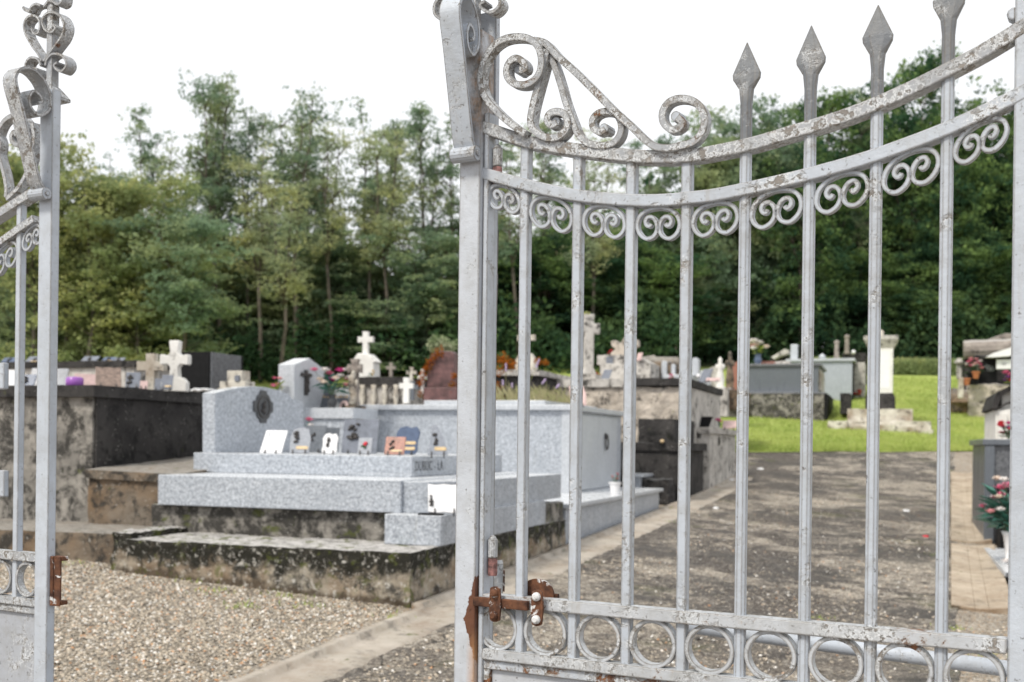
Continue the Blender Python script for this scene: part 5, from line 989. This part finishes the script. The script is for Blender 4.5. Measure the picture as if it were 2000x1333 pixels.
# far right log-roofed tomb group
Yg = 44
t = thing('old_vault', 'old vault with rounded grey stone roof and broken slab far behind on the right', 'grave', tuple(ps(1880, 790, Yg)), GR)
a, b = ps(1882, 672, Yg), ps(2040, 700, Yg); zr2 = (a.z+b.z)/2
obj('roof', MB().tube([(a.x, Yg, (ps(1882, 684, Yg).z)), ((a.x+b.x)/2, Yg, ps(1882, 682, Yg).z), (b.x, Yg, ps(1882, 680, Yg).z)], [.33, .34, .36], 12), M['wood'], t, rough=(2, .05, .4))
P = [ps(x, y, Yg+1) for x, y in ((1905, 672), (1962, 652), (1980, 652), (1980, 664), (1960, 662), (1915, 676))]; obj('broken_slab', MB().prism([(p.x, p.z) for p in P], (0, Yg+.9, 0), (1, 0, 0), (0, 0, 1), (0, .6, 0)), M['wood'], t, bevel=.03)
a, b = ps(1884, 699, Yg+.1), ps(2040, 800, Yg+.1); obj('walls', MB().box(a.x, b.x, Yg+.1, Yg+3, b.z-.5, a.z), M['conc_black'], t, rough=(4, .06, .4))
obj('front_rubble', MB().box(ps(1893, 760, Yg-1.2).x, b.x, Yg-1.2, Yg+.05, ps(1893, 800, Yg-1.2).z-.3, ps(1893, 752, Yg-1.2).z), M['rubble'], t, rough=(5, .2, .4))
t = thing('headstone', 'black granite headstone with flower engravings and pale frame on the old vault', 'headstone', tuple(ps(1905, 755, Yg-1)), 'headstones')
m = MB(); pbx(m, 1911, 1947, 700, 752, Yg-1, .3); obj('slab', m, M['black'], t, bevel=.01); m = MB(); pbx(m, 1905, 1910.5, 706, 752, Yg-1.02, .3); obj('frame', m, M['conc_pale'], t)
m = MB(); pbx(m, 1903, 1990, 694, 700.5, Yg-1.1, .6); obj('lintel', m, M['conc_black'], t, bevel=.02)
m = MB()
for px, py in ((1928, 716), (1935, 718), (1932, 722), (1938, 722)):
    c = ps(px, py, Yg-1.03); m.sweep([c+Vector((.06*math.cos(q), 0, .05*math.sin(q))) for q in [i*math.pi/5 for i in range(10)]], AY, .01, .012, closed=True)
obj('engraving', m, M['granite_lt'], t)
P = [ps(x, y, Yg-1.6) for x, y in ((1925, 698), (1940, 690), (1975, 679), (1998, 676), (1998, 686), (1970, 696), (1940, 698))]; solo('marble_slab', MB().prism([(p.x, p.z) for p in P], (0, Yg-1.6, 0), (1, 0, 0), (0, 0, 1), (0, .5, 0)), M['white'], 'bright white broken marble slab lying over the black headstone', 'stone', tuple(P[0]))
m = MB(); pbx(m, 1946, 1978, 703, 721, Yg-1.4, .1); t = thing('memorial_plaque', 'white rectangular plaque with faint writing right of the black headstone', 'plaque', tuple(ps(1946, 721, Yg-1.4)), 'memorial plaques on the graves'); obj('slab', m, M['white'], t, bevel=.01)
m = MB(); pbx(m, 1956, 1966, 709, 709.6, Yg-1.42, .01); pbx(m, 1957, 1965, 712, 712.6, Yg-1.42, .01); obj('inscription', m, M['gunmetal'], t)
c = ps(1901, 752, Yg-1.5); bouquet('pink flowers with green leaves in a dark pot left of the black headstone', (c.x, Yg-1.5, ps(1901, 752, Yg-1.5).z), .55, ['rose', 'pink', 'blossomw'], 18, 'pot', .42, .22, 'black', br=.10, leaf='stem', group='flowers on the right graves')
m = MB(); pbx(m, 1872, 1882, 738, 778, Yg-2, .3); solo('headstone', m, M['marble_old'], 'narrow leaning white stone at the left end of the old vault', 'headstone', tuple(ps(1872, 778, Yg-2)), 'headstones', bevel=.02)
for q, lb in (((1888, 753), 'orange clay pot at the foot of the old vault'), ((1906, 740), 'small orange-red pot beside the dark flower pot')):
    c = ps(q[0], q[1], Yg-1.9); solo('clay_pot', MB().lathe([(.08, 0), (.12, .2), (.14, .2), (.14, .25), (.1, .25)], c, 12), M['orange'], lb, 'pot', tuple(c))
m = MB(); pbx(m, 1869, 1878, 700, 740, Yg+.2, .3); m.blob(ps(1873, 708, Yg+.2), .16, .6, 10, 6, .1); solo('stone_post', m, M['conc_pale'], 'stubby grey stone post left of the old vault', 'post', tuple(ps(1873, 740, Yg+.2)), 'stone posts')
a, b = ps(1858, 748, Yg-.5), ps(1905, 800, Yg-.5); solo('rubble_bank', MB().rock((a.x+.4, Yg+.6, b.z+.25), .7, 1.4, .55, .12).rock((a.x+1.3, Yg-.3, b.z+.2), .8, .8, .5, .12), M['conc_brown'], 'brown rubble bank at the foot of the old vault', 'stones', (a.x, Yg, b.z))

# ---------------- trees ----------------
def leafmesh(name, C, size, mat, flat=.0):
    n = len(C); a = rng.normal(size=(n, 3)); a /= np.linalg.norm(a, axis=1)[:, None]
    b = rng.normal(size=(n, 3)); b = np.cross(a, b); b /= np.linalg.norm(b, axis=1)[:, None]
    s = (size*rng.uniform(.6, 1.35, n))[:, None]; V = np.stack([C-a*s, C+b*s*.55-a*s*.15, C+a*s, C-b*s*.55-a*s*.15], 1).reshape(-1, 3)
    me = bpy.data.meshes.new(name); me.vertices.add(4*n); me.vertices.foreach_set('co', V.astype(np.float32).ravel())
    me.loops.add(4*n); me.loops.foreach_set('vertex_index', np.arange(4*n, dtype=np.int32))
    me.polygons.add(n); me.polygons.foreach_set('loop_start', np.arange(0, 4*n, 4, dtype=np.int32)); me.polygons.foreach_set('loop_total', np.full(n, 4, dtype=np.int32))
    me.update(); me.validate(); me.materials.append(mat); return me
def tree_mesh(kind, seed):
    random.seed(seed); H = 16.
    cfg = dict(airy=(.26, 2.2, 3, 50, 50, .60, .095), bushy=(.10, 3.2, 4, 66, 95, .95, .13), dense=(.16, 3.3, 3, 64, 105, 1.0, .135), slim=(.44, 1.8, 2, 30, 48, .54, .095))[kind]
    cb_, W, forks, nb, nl, cr_, ls = cfg
    tr = MB(); cl = []; lean = Vector((random.uniform(-.6, .6), random.uniform(-.6, .6), 0))
    fz = H*random.uniform(.32, .5); base = [Vector((0, 0, -.6))]+[Vector((lean.x*(k/4)**1.3+random.uniform(-.1, .1)*k/2, lean.y*(k/4)**1.3, fz*k/4)) for k in range(1, 5)]
    tr.tube(base, [.17, .15, .13, .11, .10], 8); leaders = []
    for f in range(forks):
        a = f*2*math.pi/forks+random.uniform(-.6, .6); sp = random.uniform(.25, .62)*W; top = H*random.uniform(.80, 1.0) if f else H
        P = [base[-1]+Vector((math.cos(a)*sp*(t**.8), math.sin(a)*sp*(t**.8), (top-fz)*t))+Vector((random.uniform(-.15, .15), random.uniform(-.15, .15), 0))*(1 if t else 0) for t in (0, .2, .45, .7, 1)]
        tr.tube(P, [.095, .075, .055, .04, .015], 6); leaders.append(P)
    for i in range(nb):
        P = random.choice(leaders) if random.random() < .75 or kind in ('airy', 'slim') else base
        t = random.random()**.8; j = min(len(P)-2, int(t*(len(P)-1))); q = P[j].lerp(P[j+1], t*(len(P)-1)-j)
        if q.z < H*cb_: q = Vector((q.x, q.y, H*cb_*random.uniform(.7, 1.3)))
        h = (q.z/H-cb_)/(1-cb_); L_ = W*(.35+.75*math.sqrt(max(0, 1-h*h*.95)))*random.uniform(.45, 1.)*(.75 if kind in ('airy', 'slim') else 1)
        a = random.uniform(0, 2*math.pi); el = random.uniform(.1, .75); d = Vector((math.cos(a)*math.cos(el), math.sin(a)*math.cos(el), math.sin(el)))
        e = q+d*L_; m = q+d*L_*.5+Vector((0, 0, .12*L_)); tr.tube([q, m, e], [.045, .03, .01], 5); cl += [(e, 1.), (m.lerp(e, .4)+Vector((random.uniform(-.5, .5), random.uniform(-.5, .5), random.uniform(-.4, .2))), .75)]
        if random.random() < .5:
            d2 = Vector((random.uniform(-1, 1), random.uniform(-1, 1), random.uniform(-.1, .7))).normalized(); e2 = m+d2*L_*.45; tr.tube([m, e2], [.02, .006], 4); cl.append((e2, .7))
    for P in leaders: cl += [(P[-1], .65), (P[-1]+Vector((0, 0, -.8)), .8), (P[-2], .8)]
    C = []
    for c, f in cl:
        sub = [Vector((random.gauss(0, 1)*cr_*f*.62, random.gauss(0, 1)*cr_*f*.62, random.gauss(0, 1)*cr_*f*.36)) for _ in range(6)]
        for s_ in sub:
            k = int(nl*f/5); C.append(np.array(c+s_)+rng.normal(size=(k, 3))*np.array([.30, .30, .17])*cr_*f)
    C = np.concatenate(C); C = C[C[:, 2] > H*.03]
    me = bpy.data.meshes.new('trunk_'+kind); me.from_pydata([tuple(v) for v in tr.v], [], tr.f); me.materials.append(M['bark'])
    for p in me.polygons: p.use_smooth = True
    return me, C, ls
VAR = {}
for kind, mats, n in (('airy', ('lf_mid', 'lf_pale'), 3), ('bushy', ('lf_yel', 'lf_mid'), 2), ('dense', ('lf_dark', 'lf_mid'), 3), ('slim', ('lf_mid',), 2)):
    for i in range(n):
        tm, C, ls = tree_mesh(kind, 100+17*i+len(kind))
        for mt in mats: VAR.setdefault((kind, mt), []).append((tm, leafmesh('crown_%s' % kind, C, ls, M[mt])))
def tree(px, ytop, Zd, kind, mt, label, group, wscale=1.):
    x = (px-1000)/F*Zd; X, Y = w2l(x, Zd); z = g0(X, Y); top = EZ+(HY+(px-1000)*.0122-ytop)/F*Zd
    s = (top-z)/16.6; tm, lm_ = VAR[(kind, mt)][random.randrange(len(VAR[(kind, mt)]))]
    o = bpy.data.objects.new('forest_tree', None); COL.objects.link(o); o.location = (x, Zd, z-.1); o.rotation_euler = (0, 0, random.uniform(0, 6.28)); sw = max(.8, min(1.25, s))*wscale; o.scale = (sw, sw, s); tag(o, label, 'tree', group)
    for nm, me in (('trunk', tm), ('crown', lm_)): c = bpy.data.objects.new(nm, me); COL.objects.link(c); c.parent = o
    return o
random.seed(11)
LMK = [(-200,'the far left edge'),(40,'the left gate post'),(150,'the purple candle jar'),(215,'the brown open-book plaque'),(300,'the old lichened cross'),(345,'the clean white cross'),(400,'the black upright slab'),(455,'the small stepped headstone'),(510,'the arched headstone medallion'),(565,'the left edge of the peaked headstone'),(615,'the peak of the peaked headstone'),(655,'the urn of flowers'),(700,'the statue cross'),(735,'the tall white cross'),(775,'the small brown cross'),(815,'the small pale cross'),(865,'the red headstone'),(930,'the middle gate post'),(990,'the orange ivy'),(1040,'the first gate bar'),(1090,'the dark vault right of the first bar'),(1145,'the tall mossy cross'),(1200,'the ruined monument'),(1250,'the leaning broken cross'),(1300,'the two pale pillars'),(1350,'the fourth gate bar'),(1410,'the slender statues'),(1465,'the fifth gate bar'),(1520,'the blue-grey vault'),(1580,'the sixth gate bar'),(1640,'the two stone posts'),(1700,'the seventh gate bar'),(1750,'the tall pedestal'),(1800,'the grass slope'),(1860,'the eighth gate bar'),(1920,'the old stone-roofed vault'),(1975,'the end stile'),(2030,'the far right edge')]
USED = set()
def lmk(px, pre):
    for q, n in sorted(LMK, key=lambda a: abs(a[0]-px)):
        if pre+n not in USED: USED.add(pre+n); return pre+n
    return lmk(px, 'taller '+pre)
GT = 'trees of the wood behind the cemetery'
front = [
 (60, 270, 46, 'bushy', 'lf_yel', 'yellow-green tree behind the left gate post'), (122, 285, 47, 'slim', 'lf_yel' if 0 else 'lf_mid', 'thin sparse tree just right of the left gate post'),
 (165, 340, 46, 'bushy', 'lf_yel', 'leafy yellow-green tree right of the left gate post'), (195, 300, 53, 'airy', 'lf_mid', 'feathery green tree above the left yellow-green trees'), (330, 250, 55, 'airy', 'lf_mid', 'feathery tree just left of the two tallest trees'), (615, 225, 57, 'airy', 'lf_mid', 'feathery tree right of the second highest one'), (740, 225, 57, 'airy', 'lf_mid', 'feathery tree behind the thin tall tree above the cross'), (215, 283, 52, 'airy', 'lf_mid', 'dark green small-crowned tree rising behind the yellow trees'),
 (262, 335, 47, 'bushy', 'lf_yel', 'wide yellow-green tree left of the tallest tree'), (292, 198, 52, 'slim', 'lf_mid', 'slender leaning tree with small dark head, left of the tallest tree'),
 (345, 420, 46, 'bushy', 'lf_mid', 'low bushy green tree in front of the tallest tree'),
 (398, 150, 55, 'airy', 'lf_mid', 'tall feathery tree close left of the tallest tree'), (428, 118, 54, 'airy', 'lf_mid', 'tallest tree left of centre, with a pointed feathery head'), (480, 200, 56, 'airy', 'lf_mid', 'tall feathery tree close right of the tallest tree'), (508, 265, 53, 'airy', 'lf_pale', 'pale airy tree right of the tallest tree'),
 (575, 148, 54, 'airy', 'lf_mid', 'tall slim-headed tree, second highest left of centre'), (545, 330, 50, 'airy', 'lf_yel' if 0 else 'lf_pale', 'pale leaning tree below the second highest one'),
 (648, 215, 54, 'airy', 'lf_pale', 'pale airy tree above the peaked headstone'), (712, 180, 55, 'slim', 'lf_mid', 'thin tall tree above the tall white cross'),
 (762, 235, 54, 'airy', 'lf_pale', 'pale airy tree right of the tall white cross'), (822, 205, 56, 'airy', 'lf_mid', 'airy tree above the red headstone'),
 (875, 222, 56, 'slim', 'lf_mid', 'thin tree just left of the middle gate post'), (955, 235, 57, 'airy', 'lf_pale', 'pale tree just right of the middle gate post'),
 (1010, 262, 55, 'slim', 'lf_mid', 'thin tree behind the scrollwork near the post'), (1080, 222, 58, 'airy', 'lf_mid', 'airy tree between first and second gate bars'),
 (1150, 245, 56, 'airy', 'lf_pale', 'pale tree above the tall mossy cross'), (1215, 268, 58, 'slim', 'lf_mid', 'thin tree behind the third gate bar'),
 (1290, 252, 60, 'airy', 'lf_mid', 'airy tree under the small end scroll'), (1385, 250, 60, 'dense', 'lf_mid', 'rounded tree left of the first spear-tipped bar'),
 (1425, 212, 62, 'dense', 'lf_mid', 'dark rounded tree behind the first spear-tipped bar'), (1500, 222, 62, 'dense', 'lf_mid', 'rounded tree between first and second spear-tipped bars'),
 (1560, 300, 60, 'dense', 'lf_dark', 'lower dark tree behind the second spear-tipped bar'), (1625, 205, 64, 'dense', 'lf_dark', 'dark tree left of the third spear-tipped bar'),
 (1672, 165, 64, 'airy', 'lf_mid', 'pointed tree beside the third spear-tipped bar'), (1765, 118, 66, 'dense', 'lf_dark', 'tallest dark tree between third and fourth spear-tipped bars'),
 (1825, 195, 66, 'dense', 'lf_dark', 'dark tree behind the fourth spear-tipped bar'), (1895, 195, 66, 'dense', 'lf_dark', 'dark tree right of the fourth spear-tipped bar'), (1965, 225, 67, 'dense', 'lf_dark', 'dark tree beside the right end stile'), (2040, 200, 66, 'dense', 'lf_dark', 'dark tree at the right edge of the picture'),
 (-30, 300, 50, 'bushy', 'lf_yel', 'yellow-green tree at the far left edge')]
for a in front:
    nar = {428: .85, 398: .8, 292: .8, 122: .7, 1765: .8, 1672: .7}.get(a[0], .9)
    tree(a[0], a[1], a[2], a[3], a[4], a[5], GT, nar)
for i in range(44):      # second and third ranks
    px = -60+i*47+random.uniform(-16, 16); Zd = random.uniform(58, 72)+(px > 1350)*4
    yt = 400 if px < 250 else (430 if px < 900 else (430 if px < 1350 else 245)); k = ('airy', 'lf_mid') if px < 1300 else ('dense', 'lf_dark')
    if px < 1300 and i % 4 == 0: k = ('airy', 'lf_pale')
    tree(px, yt+random.uniform(-20, 130), Zd, k[0], k[1], lmk(px, 'inner tree of the wood in line with '), 'inner trees of the wood', .95)
for i in range(38):      # low leafy trees along the edge of the wood
    px = -40+i*56+random.uniform(-20, 20); Zd = (49 if px < 350 else 54)+random.uniform(0, 5)+(px > 900)*3+(px > 1350)*5; yt = random.uniform(440, 590)
    kk = ('bushy', 'lf_mid') if px < 900 else ('dense', 'lf_dark')
    if px < 420 and i % 2: kk = ('bushy', 'lf_yel')
    tree(px, yt, Zd, kk[0], kk[1], lmk(px, 'low leafy tree at the wood edge behind '), 'young trees at the edge of the wood', 1.0)
# undergrowth and the far wood behind
def mass(name, label, n, zr, hfun, size, mat, x0=-200, x1=2200):
    px = rng.uniform(x0, x1, n); Zd = rng.uniform(zr[0], zr[1], n)+np.where(px > 1350, 6, 0); x = (px-1000)/F*Zd
    X = x*math.cos(TH)-Zd*math.sin(TH); Y = x*math.sin(TH)+Zd*math.cos(TH); h = hfun(px)
    cx_, cz2 = np.sin(x*1.7+Zd), np.sin(x*.9-Zd*2.1); z = gz(X, Y)+h*rng.random(n)**.8*(1+.25*cx_*cz2)
    C = np.stack([x, Zd, z], 1)+rng.normal(size=(n, 3))*.1; me = leafmesh(name, C, size, M[mat]); o = bpy.data.objects.new(name, me); COL.objects.link(o); tag(o, label, 'undergrowth' if 'under' in name else 'wood', None, 'stuff')
mass('undergrowth', 'dark leafy undergrowth along the foot of the wood', 70000, (52, 66), lambda p: 2.6+.8*np.sin(p*.021)+.5*np.sin(p*.067), .16, 'lf_under')
mass('far_wood', 'solid mass of far trees filling the gaps of the wood', 150000, (74, 92), lambda p: np.interp(p, [0, 1000, 1450, 2200], [5.6, 5.2, 12.5, 13.])+1.5*np.sin(p*.013)+np.sin(p*.041), .30, 'lf_dark')
# hedge bank at the top of the lawn, wire fence
n = 26000; px = rng.uniform(1560, 2100, n); Zd = 53.6+rng.uniform(0, 1.3, n); x = (px-1000)/F*Zd; X = x*math.cos(TH)-Zd*math.sin(TH); Y = x*math.sin(TH)+Zd*math.cos(TH)
C = np.stack([x, Zd, gz(X, Y)+rng.uniform(-.1, .80, n)], 1); me = leafmesh('hedge', C, .06, M['lf_yel']); o = bpy.data.objects.new('hedge', me); COL.objects.link(o); tag(o, 'low clipped green hedge along the top of the lawn', 'hedge')
t = thing('wire_fence', 'thin wire fence on pale posts before the dark wood on the right', 'fence', (20.5, 64.5, 5.5), rz=0)
for px in (1700, 1780, 1850, 1925):
    x = (px-1000)/F*64.5; X, Y = w2l(x, 64.5); z = g0(X, Y); obj('post', MB().tube([(x, 64.5, z), (x, 64.5, EZ+(875-680)/F*64.5)], .07, 6), M['conc_pale'], t)
for i in range(3):
    y0_ = 684+i*7; obj('wire', MB().tube([((q-1000)/F*64.4, 64.4, EZ+(875-y0_)/F*64.4) for q in (1650, 1780, 1925, 2050)], .012, 4), M['granite_lt'], t)
# ---------------- lawn blades, weeds, gravel stones ----------------
n = 70000; X = rng.uniform(-6, 8, n); Y = 30.9+rng.random(n)**1.5*24; Y = Y+.62*np.clip(X+3.8, -3, 9)*np.clip((64-Y)/34, 0, 1)
def blades(name, X, Y, L_, w_, mat, label, zoff=.03):
    n = len(X); Z = gz(X, Y)+zoff-.005; x, y = l2w(X, Y); a = rng.uniform(0, 2*math.pi, n); h = L_*rng.uniform(.5, 1.3, n)
    dx, dy = np.cos(a)*w_, np.sin(a)*w_; lx_, ly_ = rng.normal(size=n)*h*.5, rng.normal(size=n)*h*.5
    V = np.stack([np.stack([x-dx, y-dy, Z], 1), np.stack([x+dx, y+dy, Z], 1), np.stack([x+lx_, y+ly_, Z+h], 1)], 1).reshape(-1, 3)
    me = bpy.data.meshes.new(name); me.from_pydata(V.tolist(), [], np.arange(3*n).reshape(-1, 3).tolist()); me.materials.append(M[mat]); o = bpy.data.objects.new(name, me); COL.objects.link(o); tag(o, label, 'grass', None, 'stuff')
blades('grass', X, Y, .10, .012, 'grassb', 'short bright green grass of the sloping lawn')
cs = [(onz(px, py, .45)) for px, py in ((450, 1150), (150, 1115), (175, 1112), (200, 1112), (420, 1165), (380, 1150), (560, 1168), (600, 1180), (775, 1192), (470, 1185))]
cs += [Vector((-3.5, 18.1, 0)), Vector((-3.4, 22.3, 0)), Vector((-3.1, 16, 0)), Vector((.4, 9.8, 0)), Vector((.5, 9.2, 0)), Vector((.6, 8.9, 0)), Vector((-.6, 9.6, 0)), Vector((.48, 14.9, 0)), Vector((-6.9, 8.1, 0)), Vector((-7.2, 8.1, 0)), Vector((-7.5, 8.15, 0))]
X = np.concatenate([c.x+rng.normal(size=34)*.09 for c in cs]); Y = np.concatenate([c.y+rng.normal(size=34)*.07 for c in cs])
blades('weeds', X, Y, .035, .005, 'grassb', 'small green weeds sprouting from the gravel', .01)
def stones(name, X, Y, r, label, zoff=.0):
    n = len(X); base = np.array([(1, 0, 0), (.3, .95, 0), (-.8, .6, 0), (-.8, -.6, 0), (.3, -.95, 0), (0, 0, .75), (0, 0, -.6)])
    s = r*rng.uniform(.55, 1.25, (n, 1))*rng.uniform(.7, 1.3, (n, 3)); s[:, 2] *= .75; a = rng.uniform(0, 6.28, n); V = base[None]*s[:, None]*(1+rng.uniform(-.2, .2, (n, 7, 1)))
    c_, s_ = np.cos(a)[:, None], np.sin(a)[:, None]; vx = V[..., 0]*c_-V[..., 1]*s_; vy = V[..., 0]*s_+V[..., 1]*c_; tx, ty = rng.normal(size=(2, n, 1))*.25; vz = V[..., 2]+vx*tx+vy*ty
    x, y = l2w(X, Y); z = gz(X, Y)+zoff; P = np.stack([x[:, None]+vx, y[:, None]+vy, z[:, None]+vz], 2).reshape(-1, 3)
    f = [(0, 1, 5), (1, 2, 5), (2, 3, 5), (3, 4, 5), (4, 0, 5)]; Fa = (np.array(f)[None]+7*np.arange(n)[:, None, None]).reshape(-1, 3)
    me = bpy.data.meshes.new(name); me.from_pydata(P.tolist(), [], Fa.tolist()); me.materials.append(M['stones']); o = bpy.data.objects.new(name, me); COL.objects.link(o); tag(o, label, 'gravel', None, 'stuff')
n = 62000; X = rng.uniform(-7.6, -3.05, n); Y = rng.uniform(4.6, 8.35, n); k = ~((X > -3.62) & (X < -3.0)); X, Y = X[k], Y[k]
stones('gravel', X, Y, .0112, 'coarse brown and grey gravel in front of the graves', .003)
n = 22000; X = rng.uniform(-3.0, 1.4, n); Y = 5.5+rng.random(n)**1.9*18; k = (rng.random(len(X)) < .22+.78*((np.sin(X*2.1+Y*.9)*np.sin(Y*1.3-X) > .25) | (Y < 7.5))) & ~((X > .42) & (X < 1.1) & (Y > 10.5)); stones('loose_gravel', X[k], Y[k], .0115, 'loose pale gravel scattered over the worn path', .014)
for lb, px, py, r in (('small white stone lying on the kerb by the low pale vault', 1428, 938, .07), ('white scrap lying on the path beside the fifth gate bar', 1485, 917, .08), ('small white scrap near the middle of the worn path', 1398, 993, .05), ('reddish leaf scrap on the path left of the gutter', 1808, 1048, .04), ('pale flat scrap on the path behind the seventh gate bar', 1770, 998, .06)):
    q = onz(px, py, .8) if py < 960 else onz(px, py, .5)
    d = ray(px, py); k_ = 5.
    while EZ+k_*d.z > g0(k_*d.x, k_*d.y)+.02: k_ += .02
    q = (k_*d.x, k_*d.y, EZ+k_*d.z); solo('litter', MB().rock(q, r, r*.8, r*.4, .2), M['red' if 'reddish' in lb else 'white'], lb, 'litter', q)
